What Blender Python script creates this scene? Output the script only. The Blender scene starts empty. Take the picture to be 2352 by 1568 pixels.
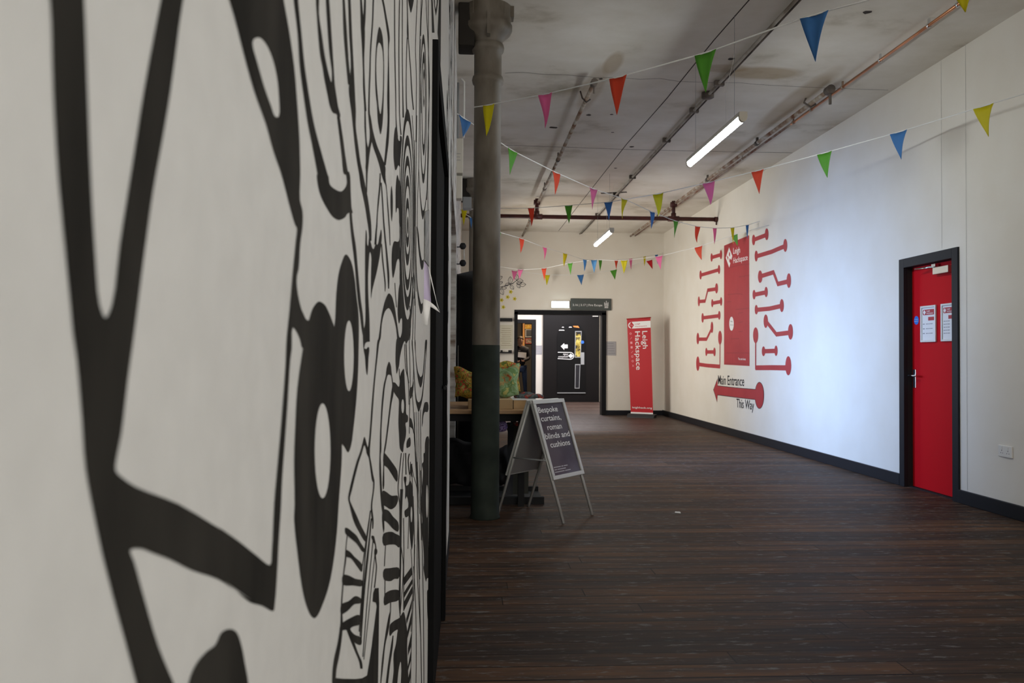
import bpy, bmesh, math, random
from mathutils import Vector, Matrix, geometry
random.seed(7)
C = bpy.context.scene.collection
SC = bpy.context.scene
# ---------------------------------------------------------------- camera
FPX = 1900.0; H = 1.18
VPX, VPY, ROLL = 1070.0, 820.0, math.radians(.35)
_d = Vector((VPX-1176, -(VPY-784), FPX)).normalized()
_u = Vector((math.sin(ROLL), math.cos(ROLL), 0)); _u.z = -(_d.x*_u.x+_d.y*_u.y)/_d.z; _u.normalize()
_x = _u.cross(_d)
WM = Matrix((_x, _d, _u))                  # camera (right, up, forward) -> world axes
cam_d = bpy.data.cameras.new('camera'); cam = bpy.data.objects.new('camera', cam_d); C.objects.link(cam)
r_, u_, f_ = WM @ Vector((1,0,0)), WM @ Vector((0,1,0)), WM @ Vector((0,0,1))
cam.matrix_world = Matrix(((r_.x,u_.x,-f_.x,0),(r_.y,u_.y,-f_.y,0),(r_.z,u_.z,-f_.z,H),(0,0,0,1)))
cam_d.sensor_width = 36; cam_d.lens = 36*FPX/2352; cam_d.clip_start = .01; cam_d.clip_end = 100
cam_d.dof.use_dof = True; cam_d.dof.focus_distance = 2.6; cam_d.dof.aperture_fstop = 13
SC.camera = cam
# ---------------------------------------------------------------- world, daylight, exposure
w = bpy.data.worlds.new('world'); SC.world = w; w.use_nodes = True
w.node_tree.nodes['Background'].inputs[0].default_value = (1.0,.96,.90,1)
w.node_tree.nodes['Background'].inputs[1].default_value = .75
SC.view_settings.view_transform = 'Standard'; SC.view_settings.look = 'None'
SC.view_settings.gamma = 1; SC.view_settings.use_curve_mapping = False
SC.view_settings.exposure = 1.75
def area(name, loc, to, sx, sy, power, col, spread=180):
    l = bpy.data.lights.new(name, 'AREA'); l.shape = 'RECTANGLE'; l.size = sx; l.size_y = sy
    l.energy = power; l.color = col; l.spread = math.radians(spread)
    o = bpy.data.objects.new(name, l); C.objects.link(o); o.location = loc
    o.rotation_euler = (Vector(to)-Vector(loc)).to_track_quat('-Z','Y').to_euler(); return o
area('unseen_window_light', (-.20,9.25,1.62), (4.1,9.30,.75), .95, 1.3, 19, (.36,.56,1.0), 80)
area('unseen_window_light', (-.20,14.4,1.75), (4.1,14.9,1.5), 1.5, 1.5, 22, (1.0,.95,.87), 150)  # unseen source, added to brighten the dark back wall
area('lobby_light', (2.4,19.8,3.3), (2.4,20.2,0), 1.2, .6, 60, (.95,.93,1.0))
area('back_room_light', (2.1,24.2,2.7), (2.0,25,1), .8, .6, 22, (1.0,.75,.5))
XL, XR, YB, ZC = -.10, 4.10, 17.0, 3.78       # left wall, right wall, back wall, ceiling
# ---------------------------------------------------------------- rays: pixel of the photo -> point in the room
def ray(px, py): return WM @ Vector((px-1176, -(py-784), FPX))
def onX(px, py, v): r = ray(px,py); r = r*(v/r.x); return Vector((r.x, r.y, r.z+H))
def onY(px, py, v): r = ray(px,py); r = r*(v/r.y); return Vector((r.x, r.y, r.z+H))
def onZ(px, py, v): r = ray(px,py); r = r*((v-H)/r.z); return Vector((r.x, r.y, r.z+H))
# ---------------------------------------------------------------- materials
def mat(name, col, rough=.6, metal=0, emit=None, es=0, spec=.28):
    m = bpy.data.materials.new(name); m.use_nodes = True; b = m.node_tree.nodes['Principled BSDF']
    b.inputs['Base Color'].default_value = (*col,1); b.inputs['Roughness'].default_value = rough
    b.inputs['Metallic'].default_value = metal; b.inputs['Specular IOR Level'].default_value = spec
    if emit: b.inputs['Emission Color'].default_value = (*emit,1); b.inputs['Emission Strength'].default_value = es
    return m
def noisy(name, stops, scale=(1,1,1), ns=3, detail=6, rough=.6, bump=0, metal=0, spec=.28, dist=0, nrough=.5):
    m = mat(name, stops[0][1], rough, metal, spec=spec); t = m.node_tree; b = t.nodes['Principled BSDF']
    g = t.nodes.new('ShaderNodeNewGeometry'); mp = t.nodes.new('ShaderNodeMapping'); mp.inputs['Scale'].default_value = scale
    n = t.nodes.new('ShaderNodeTexNoise'); n.inputs['Scale'].default_value = ns; n.inputs['Detail'].default_value = detail
    n.inputs['Distortion'].default_value = dist; n.inputs['Roughness'].default_value = nrough
    r = t.nodes.new('ShaderNodeValToRGB'); cr = r.color_ramp
    while len(cr.elements) < len(stops): cr.elements.new(.5)
    for e, (p, c) in zip(cr.elements, stops): e.position = p; e.color = (*c,1)
    L = t.links.new; L(g.outputs['Position'], mp.inputs[0]); L(mp.outputs[0], n.inputs['Vector']); L(n.outputs['Fac'], r.inputs[0]); L(r.outputs[0], b.inputs['Base Color'])
    if bump:
        bp = t.nodes.new('ShaderNodeBump'); bp.inputs['Strength'].default_value = bump; bp.inputs['Distance'].default_value = .02
        L(n.outputs['Fac'], bp.inputs['Height']); L(bp.outputs[0], b.inputs['Normal'])
    return m
M = {}
M['wall'] = noisy('white_wall_paint', [(.3,(.72,.672,.585)),(.7,(.76,.72,.645))], ns=2.2, rough=.55, bump=.04)
M['muralwall'] = noisy('matt_white_wall_paint', [(.3,(.67,.67,.655)),(.7,(.72,.72,.705))], ns=40, rough=.6)
M['blackpaint'] = noisy('brushed_black_paint', [(.35,(.016,.015,.013)),(.7,(.040,.037,.032))], scale=(1,1,.35), ns=18, rough=.85, spec=.12)
def stain(m, spots, col):
    t = m.node_tree; L = t.links.new; N = t.nodes.new; b = t.nodes['Principled BSDF']; src = b.inputs['Base Color'].links[0].from_socket
    g = N('ShaderNodeNewGeometry'); nz = N('ShaderNodeTexNoise'); nz.inputs['Scale'].default_value = 4; nz.inputs['Detail'].default_value = 6
    for (x,y,z,rx,ry,k) in spots:
        s = N('ShaderNodeVectorMath'); s.operation='SUBTRACT'; L(g.outputs['Position'], s.inputs[0]); s.inputs[1].default_value=(x,y,z)
        d = N('ShaderNodeVectorMath'); d.operation='DIVIDE'; L(s.outputs[0], d.inputs[0]); d.inputs[1].default_value=(rx,ry,rx)
        l = N('ShaderNodeVectorMath'); l.operation='LENGTH'; L(d.outputs[0], l.inputs[0])
        a = N('ShaderNodeMath'); a.operation='ADD'; L(l.outputs['Value'], a.inputs[0]); L(nz.outputs['Fac'], a.inputs[1])
        mr = N('ShaderNodeMapRange'); mr.inputs['From Min'].default_value=1.15; mr.inputs['From Max'].default_value=1.45; mr.inputs['To Min'].default_value=k; mr.inputs['To Max'].default_value=0; L(a.outputs[0], mr.inputs['Value'])
        mx = N('ShaderNodeMix'); mx.data_type='RGBA'; L(mr.outputs[0], mx.inputs['Factor']); L(src, mx.inputs['A']); mx.inputs['B'].default_value=(*col,1); src = mx.outputs['Result']
    L(src, b.inputs['Base Color'])
M['ceil'] = noisy('stained_ceiling_paint', [(.28,(.38,.33,.25)),(.42,(.64,.59,.51)),(.7,(.77,.73,.67))], scale=(1,1.3,1), ns=.9, detail=9, rough=.8, bump=.10, nrough=.62)
stain(M['ceil'], [(2.7,7.35,ZC,.42,.20,.55),(2.3,7.25,ZC,.25,.12,.4),(1.28,7.2,ZC,.10,.35,.5),(1.2,7.9,ZC,.12,.8,.35),(3.3,8.2,ZC,.18,1.3,.45),(3.1,10,ZC,.4,.5,.3),(.5,4.6,ZC,1.2,.25,.25),(1.9,13.6,ZC,1.0,.6,.25),(.9,14.8,ZC,.5,.8,.3)], (.30,.19,.07))
M['brick'] = noisy('flaking_white_brick_paint', [(.30,(.20,.15,.12)),(.45,(.45,.42,.39)),(.6,(.62,.60,.57))], scale=(1,1,4), ns=4, detail=8, rough=.8, bump=.3)
M['black'] = mat('black_gloss_paint', (.008,.008,.009), .5, spec=.15)
M['blackmat'] = mat('black_matt', (.012,.012,.013), .7)
M['base'] = mat('charcoal_skirting_paint', (.009,.010,.013), .5, spec=.2)
M['reddoor'] = mat('red_door_paint', (.52,.005,.010), .55, spec=.06)
M['red'] = noisy('red_wall_vinyl', [(.3,(.36,.022,.032)),(.7,(.42,.032,.042))], ns=3, rough=.5)
M['bannerred'] = mat('banner_red', (.44,.010,.016), .55)
M['white'] = mat('white_print', (.78,.77,.76), .6)
M['txt'] = mat('black_print', (.02,.02,.025), .6)
M['grey_txt'] = mat('grey_print', (.22,.22,.24), .6)
M['alu'] = mat('brushed_aluminium', (.60,.60,.57), .45, .35)
M['chrome'] = mat('chrome', (.7,.72,.74), .18, 1)
M['brass'] = mat('brass_grey_metal', (.50,.46,.38), .35, .8)
M['copper'] = noisy('bare_copper', [(.35,(.42,.16,.07)),(.65,(.80,.38,.20))], scale=(1,.5,1), ns=3, rough=.28, metal=1)
M['rust'] = noisy('rusty_painted_iron', [(.35,(.16,.07,.04)),(.5,(.33,.26,.20)),(.65,(.50,.47,.42))], ns=7, rough=.7)
M['darkpipe'] = noisy('grimy_dark_iron', [(.35,(.05,.04,.035)),(.65,(.17,.14,.12))], ns=6, rough=.6)
M['oxide'] = noisy('oxblood_painted_iron', [(.35,(.045,.014,.012)),(.65,(.09,.025,.020))], ns=5, rough=.45)
M['cream'] = mat('cream_plastic', (.62,.58,.50), .5)
M['plastic'] = mat('white_plastic', (.72,.70,.66), .35)
M['steelgrey'] = mat('grey_painted_steel', (.30,.31,.31), .4)
M['wood'] = noisy('oak_worktop', [(.35,(.36,.20,.09)),(.65,(.52,.32,.16))], scale=(1.5,14,14), ns=1.5, rough=.4)
M['card'] = mat('brown_cardboard', (.50,.36,.20), .8)
M['tube'] = mat('lit_led_diffuser', (1,1,1), .4, emit=(.90,.97,1.0), es=25)
M['cord'] = mat('white_cotton_tape', (.80,.80,.78), .8)
M['skin'] = mat('skin', (.55,.33,.24), .55)
M['jacket'] = mat('black_jacket', (.012,.014,.022), .7)
M['jeans'] = mat('blue_denim', (.035,.06,.13), .8)
M['hair'] = mat('dark_brown_hair', (.03,.018,.01), .6)
PEN = {'y':mat('yellow_nylon',(.74,.66,.02),.55),'p':mat('pink_nylon',(.82,.22,.45),.55),'r':mat('orange_red_nylon',(.76,.10,.045),.55),
       'g':mat('green_nylon',(.13,.42,.05),.55),'b':mat('blue_nylon',(.08,.25,.56),.55),'l':mat('light_blue_nylon',(.16,.45,.80),.55),'d':mat('crimson_nylon',(.62,.02,.03),.55)}
for k_, m_ in PEN.items():
    t_ = m_.node_tree; b_ = t_.nodes['Principled BSDF']; tr_ = t_.nodes.new('ShaderNodeBsdfTranslucent'); tr_.inputs['Color'].default_value = b_.inputs['Base Color'].default_value[:]
    mx_ = t_.nodes.new('ShaderNodeMixShader'); mx_.inputs[0].default_value = .42; t_.links.new(b_.outputs[0], mx_.inputs[1]); t_.links.new(tr_.outputs[0], mx_.inputs[2]); t_.links.new(mx_.outputs[0], t_.nodes['Material Output'].inputs['Surface'])
# floor: worn boards running across the room
def floor_mat(name, dark, mid, light, wb=.132, gloss=.42):
    m = mat(name, mid, gloss, spec=.10); t = m.node_tree; L = t.links.new; b = t.nodes['Principled BSDF']; N = t.nodes.new
    g = N('ShaderNodeNewGeometry'); sp = N('ShaderNodeSeparateXYZ'); L(g.outputs['Position'], sp.inputs[0])
    def math_(op, a, bb=None, c=None):
        n = N('ShaderNodeMath'); n.operation = op
        for i, v in enumerate((a, bb, c)):
            if v is None: continue
            if isinstance(v, (int, float)): n.inputs[i].default_value = v
            else: L(v, n.inputs[i])
        return n.outputs[0]
    row = math_('FLOOR', math_('DIVIDE', sp.outputs[1], wb))
    wn = N('ShaderNodeTexWhiteNoise'); wn.noise_dimensions = '1D'; L(row, wn.inputs['W'])
    ln = math_('DIVIDE', math_('ADD', sp.outputs[0], math_('MULTIPLY', wn.outputs['Value'], 3.7)), 2.6)
    bi = math_('FLOOR', ln); cid = math_('ADD', math_('MULTIPLY', row, 13.37), math_('MULTIPLY', bi, 5.13))
    wn2 = N('ShaderNodeTexWhiteNoise'); wn2.noise_dimensions = '1D'; L(cid, wn2.inputs['W'])
    fy = math_('FRACT', math_('DIVIDE', sp.outputs[1], wb)); fx = math_('FRACT', ln)
    ey = math_('LESS_THAN', fy, .085); ex = math_('LESS_THAN', fx, .0022); gap = math_('MAXIMUM', ey, ex)
    gm = math_('MULTIPLY', gap, math_('ADD', math_('MULTIPLY', wn2.outputs['Value'], .5), .45))
    mp = N('ShaderNodeMapping'); mp.inputs['Scale'].default_value = (.7, 7, 1); L(g.outputs['Position'], mp.inputs[0])
    n1 = N('ShaderNodeTexNoise'); n1.inputs['Scale'].default_value = 2.2; n1.inputs['Detail'].default_value = 9; n1.inputs['Roughness'].default_value = .62; L(mp.outputs[0], n1.inputs['Vector'])
    n2 = N('ShaderNodeTexNoise'); n2.inputs['Scale'].default_value = .55; n2.inputs['Detail'].default_value = 4; L(g.outputs['Position'], n2.inputs['Vector'])
    r1 = N('ShaderNodeValToRGB'); e = r1.color_ramp; e.elements[0].position = .33; e.elements[0].color = (*dark,1); e.elements[1].position = .72; e.elements[1].color = (*light,1)
    k = e.elements.new(.52); k.color = (*mid,1)
    f = math_('ADD', math_('MULTIPLY', n1.outputs['Fac'], .76), math_('ADD', math_('MULTIPLY', wn2.outputs['Value'], .15), math_('MULTIPLY', n2.outputs['Fac'], .20)))
    L(f, r1.inputs[0])
    # pale scuffs
    mp3 = N('ShaderNodeMapping'); mp3.inputs['Scale'].default_value = (3.2, 13, 1); L(g.outputs['Position'], mp3.inputs[0])
    n3 = N('ShaderNodeTexNoise'); n3.inputs['Scale'].default_value = 2.6; n3.inputs['Detail'].default_value = 5; n3.inputs['Roughness'].default_value = .7; L(mp3.outputs[0], n3.inputs['Vector'])
    sc = N('ShaderNodeMapRange'); sc.inputs['From Min'].default_value = .565; sc.inputs['From Max'].default_value = .66; L(n3.outputs['Fac'], sc.inputs['Value'])
    mx = N('ShaderNodeMix'); mx.data_type = 'RGBA'; L(math_('MULTIPLY', sc.outputs[0], .7), mx.inputs['Factor']); L(r1.outputs[0], mx.inputs['A']); mx.inputs['B'].default_value = (.20,.20,.195,1)
    mx2 = N('ShaderNodeMix'); mx2.data_type = 'RGBA'; L(gm, mx2.inputs['Factor']); L(mx.outputs['Result'], mx2.inputs['A']); mx2.inputs['B'].default_value = (.004,.003,.003,1)
    L(mx2.outputs['Result'], b.inputs['Base Color'])
    L(math_('ADD', math_('MULTIPLY', n1.outputs['Fac'], .35), gloss-.17), b.inputs['Roughness'])
    bp = N('ShaderNodeBump'); bp.inputs['Strength'].default_value = .35; bp.inputs['Distance'].default_value = .006
    L(math_('SUBTRACT', n1.outputs['Fac'], math_('MULTIPLY', gap, 1.5)), bp.inputs['Height']); L(bp.outputs[0], b.inputs['Normal'])
    return m
M['floor'] = floor_mat('worn_dark_boards', (.014,.010,.009), (.052,.033,.025), (.15,.078,.042), gloss=.58)
M['floor2'] = floor_mat('brown_sheet_boards', (.045,.028,.021), (.060,.037,.028), (.08,.052,.040), wb=1.22, gloss=.5)
def fabric(name, cols, sc, dist=1.5):
    m = mat(name, cols[0], .85); t = m.node_tree; L = t.links.new; N = t.nodes.new
    g = N('ShaderNodeNewGeometry'); n = N('ShaderNodeTexNoise'); n.inputs['Scale'].default_value = sc; n.inputs['Detail'].default_value = 2; n.inputs['Distortion'].default_value = dist
    r = N('ShaderNodeValToRGB'); r.color_ramp.interpolation = 'CONSTANT'
    while len(r.color_ramp.elements) < len(cols): r.color_ramp.elements.new(.5)
    for i, c in enumerate(cols): r.color_ramp.elements[i].position = .28+.44*i/len(cols) if i else 0; r.color_ramp.elements[i].color = (*c,1)
    L(g.outputs['Position'], n.inputs['Vector']); L(n.outputs['Fac'], r.inputs[0]); L(r.outputs[0], t.nodes['Principled BSDF'].inputs['Base Color']); return m
M['fabgreen'] = fabric('green_leaf_print_cotton', [(.38,.10,.03),(.42,.33,.14),(.22,.33,.15),(.27,.40,.22),(.16,.27,.10),(.45,.42,.14)], 9)
M['fabgold'] = fabric('gold_jungle_print_cotton', [(.05,.07,.02),(.42,.22,.03),(.50,.34,.06),(.13,.17,.03),(.55,.07,.03),(.45,.42,.12)], 16)
M['fabgrey'] = fabric('grey_red_print_cotton', [(.06,.07,.07),(.12,.13,.13),(.06,.07,.07),(.30,.04,.03),(.20,.18,.14)], 12)
M['fabpurple'] = fabric('purple_stripe_cloth', [(.16,.08,.30),(.55,.42,.75),(.10,.05,.18)], 30)
# ---------------------------------------------------------------- mesh helpers
def link(name, me, m=None, parent=None):
    o = bpy.data.objects.new(name, me); C.objects.link(o)
    if m is not None: me.materials.append(m if not isinstance(m, str) else M[m])
    if parent is not None: o.parent = parent
    return o
def tag(o, label=None, cat=None, group=None, kind=None):
    if label: o['label'] = label
    if cat: o['category'] = cat
    if group: o['group'] = group
    if kind: o['kind'] = kind
    return o
def thing(name, label, cat, loc=(0,0,0), group=None):
    o = bpy.data.objects.new(name, None); C.objects.link(o); o.location = loc; o.empty_display_size = .1
    return tag(o, label, cat, group)
class MB:
    def __init__(s): s.v = []; s.f = []; s.sm = []
    def add(s, vs, fs, smooth=False):
        k = len(s.v); s.v += [tuple(v) for v in vs]
        for f in fs: s.f.append(tuple(i+k for i in f)); s.sm.append(smooth)
        return s
    def box(s, a, b, mtx=None):
        x0,y0,z0 = a; x1,y1,z1 = b
        vs = [Vector(p) for p in ((x0,y0,z0),(x1,y0,z0),(x1,y1,z0),(x0,y1,z0),(x0,y0,z1),(x1,y0,z1),(x1,y1,z1),(x0,y1,z1))]
        if mtx: vs = [mtx @ v for v in vs]
        return s.add(vs, [(0,3,2,1),(4,5,6,7),(0,1,5,4),(1,2,6,5),(2,3,7,6),(3,0,4,7)])
    def tube(s, pts, r, n=10, cap=True, flat=1):
        pts = [Vector(p) for p in pts]; rs = r if isinstance(r, (list,tuple)) else [r]*len(pts); vs = []; fs = []
        pu = None
        for i, p in enumerate(pts):
            d = (pts[min(i+1,len(pts)-1)]-pts[max(i-1,0)]).normalized()
            if pu is None: pu = Vector((0,0,1)) if abs(d.z) < .9 else Vector((1,0,0))
            a = d.cross(pu).normalized(); b = a.cross(d).normalized(); pu = b
            for k in range(n): t = 2*math.pi*k/n; vs.append(p + a*math.cos(t)*rs[i] + b*math.sin(t)*rs[i]*flat)
        for i in range(len(pts)-1):
            for k in range(n): fs.append((i*n+k, i*n+(k+1)%n, (i+1)*n+(k+1)%n, (i+1)*n+k))
        s.add(vs, fs, True)
        if cap: m = len(s.v)-len(vs); s.f.append(tuple(m+k for k in reversed(range(n)))); s.sm.append(False); s.f.append(tuple(m+(len(pts)-1)*n+k for k in range(n))); s.sm.append(False)
        return s
    def lathe(s, prof, c=(0,0,0), n=40):
        vs = []; fs = []
        for (r, z) in prof:
            for k in range(n): t = 2*math.pi*k/n; vs.append((c[0]+r*math.cos(t), c[1]+r*math.sin(t), c[2]+z))
        for i in range(len(prof)-1):
            for k in range(n): fs.append((i*n+k, i*n+(k+1)%n, (i+1)*n+(k+1)%n, (i+1)*n+k))
        return s.add(vs, fs, True)
    def prism(s, poly, off):                     # polygon of 3-D points extruded by off
        n = len(poly); off = Vector(off); vs = [Vector(p) for p in poly]+[Vector(p)+off for p in poly]
        return s.add(vs, [tuple(range(n)), tuple(reversed(range(n,2*n)))]+[(i, i+n, (i+1)%n+n, (i+1)%n) for i in range(n)])
    def build(s, name, m, parent=None, bevel=0, fix=True):
        me = bpy.data.meshes.new(name); me.from_pydata(s.v, [], s.f); me.update()
        for p, q in zip(me.polygons, s.sm): p.use_smooth = q
        if fix:
            bm = bmesh.new(); bm.from_mesh(me); bmesh.ops.recalc_face_normals(bm, faces=bm.faces); bm.to_mesh(me); bm.free()
        o = link(name, me, m, parent)
        if bevel:
            q = o.modifiers.new('bevel','BEVEL'); q.width = bevel; q.segments = 2; q.limit_method = 'ANGLE'
        return o
def box(name, a, b, m, parent=None, bevel=0, mtx=None): return MB().box(a,b,mtx).build(name, m, parent, bevel)
def struct(o, label=None): o['kind'] = 'structure'; return tag(o, label) if label else o
def text_mb(s, origin, xdir, ydir, width=None, cap=.1, mb=None, align='l', thick=0, spacing=1.0, bold=.007):
    """lettering laid in the plane (xdir, ydir): baseline starts at origin; cap = capital height; width = fitted width"""
    cu = bpy.data.curves.new('t','FONT'); cu.body = s; cu.size = 1; cu.resolution_u = 3; cu.offset = bold; cu.space_character = spacing
    o = bpy.data.objects.new('t', cu); C.objects.link(o); bpy.context.view_layer.update()
    me = bpy.data.meshes.new_from_object(o.evaluated_get(bpy.context.evaluated_depsgraph_get()))
    bpy.data.objects.remove(o); bpy.data.curves.remove(cu)
    xs = [v.co.x for v in me.vertices]; x0, x1 = min(xs), max(xs)
    sy = cap/.69; sx = (width/(x1-x0)) if width else sy
    xd, yd = Vector(xdir).normalized(), Vector(ydir).normalized()
    sh = {'l':0,'c':-.5*(x1-x0)*sx,'r':-(x1-x0)*sx}[align]
    vs = [Vector(origin)+xd*((v.co.x-x0)*sx+sh)+yd*(v.co.y*sy) for v in me.vertices]
    mb = mb or MB(); mb.add(vs, [tuple(p.vertices) for p in me.polygons]); bpy.data.meshes.remove(me); return mb
# ================================================================= SETTING
struct(box('floor', (-2.4,-3,-.1), (XR+.3,13.35,0), 'floor'))
struct(box('floor', (-.3,13.35,-.1), (XR+.1,YB+10,0), 'floor2')); 
struct(box('ceiling', (-2.4,-3,ZC), (XR+.3,YB+.2,ZC+.2), 'ceil'))
# mural wall with a black door, then an opening into a side bay, then a painted brick wall
DY0, DY1, DZ = onX(987,900,XL).y, onX(1021,700,XL).y, onX(992,75,XL).z
WE = 5.3
wl = MB().box((XL-.16,-3,0),(XL,DY0,ZC)).box((XL-.16,DY1,0),(XL,WE,ZC)).box((XL-.16,DY0,DZ),(XL,DY1,ZC)).build('wall_left','muralwall'); struct(wl)
struct(MB().box((XL-.35,7.9,0),(XL,8.75,ZC)).box((XL-.35,WE,2.35),(XL,7.9,ZC)).box((XL-.35,9.75,0),(XL,13.6,ZC)).box((XL-.35,15.2,0),(XL,YB,ZC)).box((XL-.35,13.6,0),(XL,15.2,.95)).box((XL-.35,13.6,2.55),(XL,15.2,ZC)).box((XL-.35,8.75,0),(XL,9.75,.95)).box((XL-.35,8.75,2.3),(XL,9.75,ZC)).build('wall_left','brick'))
struct(MB().box((-2.4,4.9,0),(-2.3,8.1,ZC)).box((-2.4,4.8,0),(XL-.16,4.9,ZC)).box((-2.4,7.9,0),(XL-.35,8.05,ZC)).build('wall_bay','brick'))
wf = MB()
for (a,b) in (((-.3,8.75,.95),(-.24,8.80,2.3)),((-.3,9.70,.95),(-.24,9.75,2.3)),((-.3,8.80,.95),(-.24,9.70,1.0)),((-.3,8.80,2.25),(-.24,9.70,2.3)),((-.30,9.22,1.0),(-.25,9.27,2.25))): wf.box(a,b)
struct(wf.build('window_1','plastic'))
wf = MB()
for (a,b) in (((-.3,13.6,.95),(-.24,13.65,2.55)),((-.3,15.15,.95),(-.24,15.2,2.55)),((-.3,13.65,.95),(-.24,15.15,1.0)),((-.3,13.65,2.5),(-.24,15.15,2.55)),((-.30,14.37,1.0),(-.25,14.42,2.5))): wf.box(a,b)
struct(wf.build('added_window','plastic'))  # frame of the unseen window added around the back-wall light
# right wall with the red door opening
RY0, RY1, RZ = 6.66, 7.594, 2.125
struct(MB().box((XR,-3,0),(XR+.2,RY0+.03,ZC)).box((XR,RY1-.03,0),(XR+.2,YB+.2,ZC)).box((XR,RY0+.03,RZ-.03),(XR+.2,RY1-.03,ZC)).build('wall_right','wall'))
# back wall with the double doorway
BX0, BX1 = onY(1186,850,YB).x, onY(1384,850,YB).x; BZ = onY(1280,719,YB).z
struct(MB().box((XL,YB,0),(BX0,YB+.2,ZC)).box((BX1,YB,0),(XR,YB+.2,ZC)).box((BX0,YB,BZ),(BX1,YB+.2,ZC)).build('wall_back','wall'))
struct(MB().box((BX0-.05,YB-.03,0),(BX0+.02,YB+.22,BZ+.02)).box((BX1-.02,YB-.03,0),(BX1+.07,YB+.22,BZ+.02)).box((BX0-.05,YB-.03,BZ-.03),(BX1+.07,YB+.22,BZ+.06)).build('trim_1','black'))
struct(MB().box((XR-.022,-3,0),(XR,RY0,.11)).box((XR-.022,RY1,0),(XR,YB,.11)).build('baseboard_right','base',bevel=.004))
struct(MB().box((BX1+.07,YB-.022,0),(XR,YB,.10)).box((XL,YB-.022,0),(BX0-.05,YB,.10)).build('baseboard_back','base'))
struct(MB().box((XL,-3,0),(XL+.006,DY0,.08)).box((XL,DY1,0),(XL+.006,WE,.08)).build('baseboard_left','base'))
# ceiling cracks, board joints and old fixing holes belong to the ceiling
ck = MB()
def ceil_line(pts, wd):
    P = [onZ(a,b,ZC-.001) for a,b in pts]
    for p, q in zip(P, P[1:]):
        d = (q-p).normalized(); n = Vector((-d.y,d.x,0))*wd/2; ck.add([p-n,q-n,q+n,p+n],[(0,1,2,3)])
ceil_line([(1160,168),(1200,166),(1250,171),(1300,172),(1370,178),(1420,178),(1470,182),(1515,180),(1560,187),(1640,190),(1700,190),(1740,194),(1850,200),(1930,203),(2040,207)], .007)
ceil_line([(1725,-5),(1640,92),(1530,228),(1440,330),(1283,530)], .011)
ceil_line([(1150,333),(1300,338),(1440,343),(1560,346),(1700,349),(1820,351)], .014)
ceil_line([(1108,5),(1092,40)], .03); ceil_line([(1440,441),(1380,444)], .09)
for (x,y,r) in ((1992,28,.035),(1271,293,.05),(1352,264,.03),(1405,263,.02),(1407,304,.02),(1451,337,.03),(1414,386,.025),(1380,181,.02),(1680,135,.03)):
    p = onZ(x,y,ZC-.0015); ck.add([p+Vector((math.cos(t)*r, math.sin(t)*r*random.uniform(.6,1.3),0)) for t in [i*math.pi/4 for i in range(8)]],[tuple(range(8))])
struct(ck.build('trim_2', mat('dark_crack',(.05,.04,.035),.9), fix=False))
# ================================================================= lobby beyond the doorway
LY = 22.2
struct(MB().box((.2,YB+.2,3.4),(XR,LY+.1,3.5)).box((.2,YB+.2,0),(.3,LY,3.4)).box((XR,YB+.2,0),(XR+.1,LY,3.4)).build('wall_lobby','wall'))
DX0, DX1, DTZ = onY(1186,800,LY).x-.6, onY(1229,800,LY).x, onY(1200,736,LY).z
struct(MB().box((.3,LY,0),(DX0,LY+.1,3.4)).box((DX1,LY,0),(XR,LY+.1,3.4)).box((DX0,LY,DTZ),(DX1,LY+.1,3.4)).build('wall_lobby','wall'))
fx = DX1-.09
struct(MB().box((fx,LY-.03,0),(DX1+.02,LY+.12,DTZ+.03)).box((DX0-.05,LY-.03,0),(DX0+.05,LY+.12,DTZ+.03)).box((DX0+.05,LY-.03,DTZ-.07),(fx,LY+.12,DTZ+.03)).build('trim_3','black'))
# black entrance door with arched inner leaf, vision panels and mirror-written logo
def LP(x,y,d=0): return onY(x,y,LY-.12-d)
bd = thing('entrance_door','black arched entrance door with white arrow and two slit windows, beyond the doorway','door',LP(1312,918)); bd['kind']='structure'; bd.name='door_3'
bd.location = (0,0,0)
a,b = LP(1248,722), LP(1376,918)
MB().box((a.x,LY-.12,0),(b.x,LY-.02,a.z+.25)).build('frame_panel',mat('black_brown_paint',(.005,.004,.004),.5,spec=.2),bd)
def arch(x0,x1,yt,yb,d,n=14):
    pts = [LP(x0,yb,d),LP(x1,yb,d)]; cy = yt+32
    for i in range(n+1):
        t = math.pi*i/n; pts.append(LP((x0+x1)/2+math.cos(t)*(x1-x0)/2, cy-math.sin(t)*(cy-yt), d))
    return pts
MB().prism(arch(1280,1345,742,903,.03),(0,.03,0)).build('arched_leaf',mat('black_door_paint',(.003,.003,.0035),.4,spec=.2),bd)
MB().prism([LP(1280,903,.035),LP(1345,903,.035),LP(1345,901,.035),LP(1280,901,.035)],(0,.01,0)).build('threshold','steelgrey',bd)
def slit(x0,x1,y0,y1,m):
    q = MB().prism([LP(x0,y1,.045),LP(x1-2,y1,.045),LP(x1,y0,.045),LP(x0+1,y0,.045)],(0,.02,0)).build('window_bead','steelgrey',bd)
    MB().prism([LP(x0+1.6,y1-2,.05),LP(x1-3.4,y1-2,.05),LP(x1-1.6,y0+2,.05),LP(x0+2.4,y0+2,.05)],(0,.02,0)).build('pane',m,q)
warm = noisy('lit_window_view', [(.40,(.02,.02,.02)),(.47,(.35,.26,.05)),(.55,(.62,.52,.14)),(.62,(.15,.12,.05))], ns=5, rough=.2)
slit(1320,1336,760,821,warm); slit(1320,1333,836,892,mat('dark_glass',(.02,.02,.025),.08))
lg = MB()
lg.add([LP(x,y,.05) for x,y in ((1288,795),(1296,787.5),(1296,791),(1304,791),(1304,799.5),(1296,799.5),(1296,803.5))],[tuple(range(7))])
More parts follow.
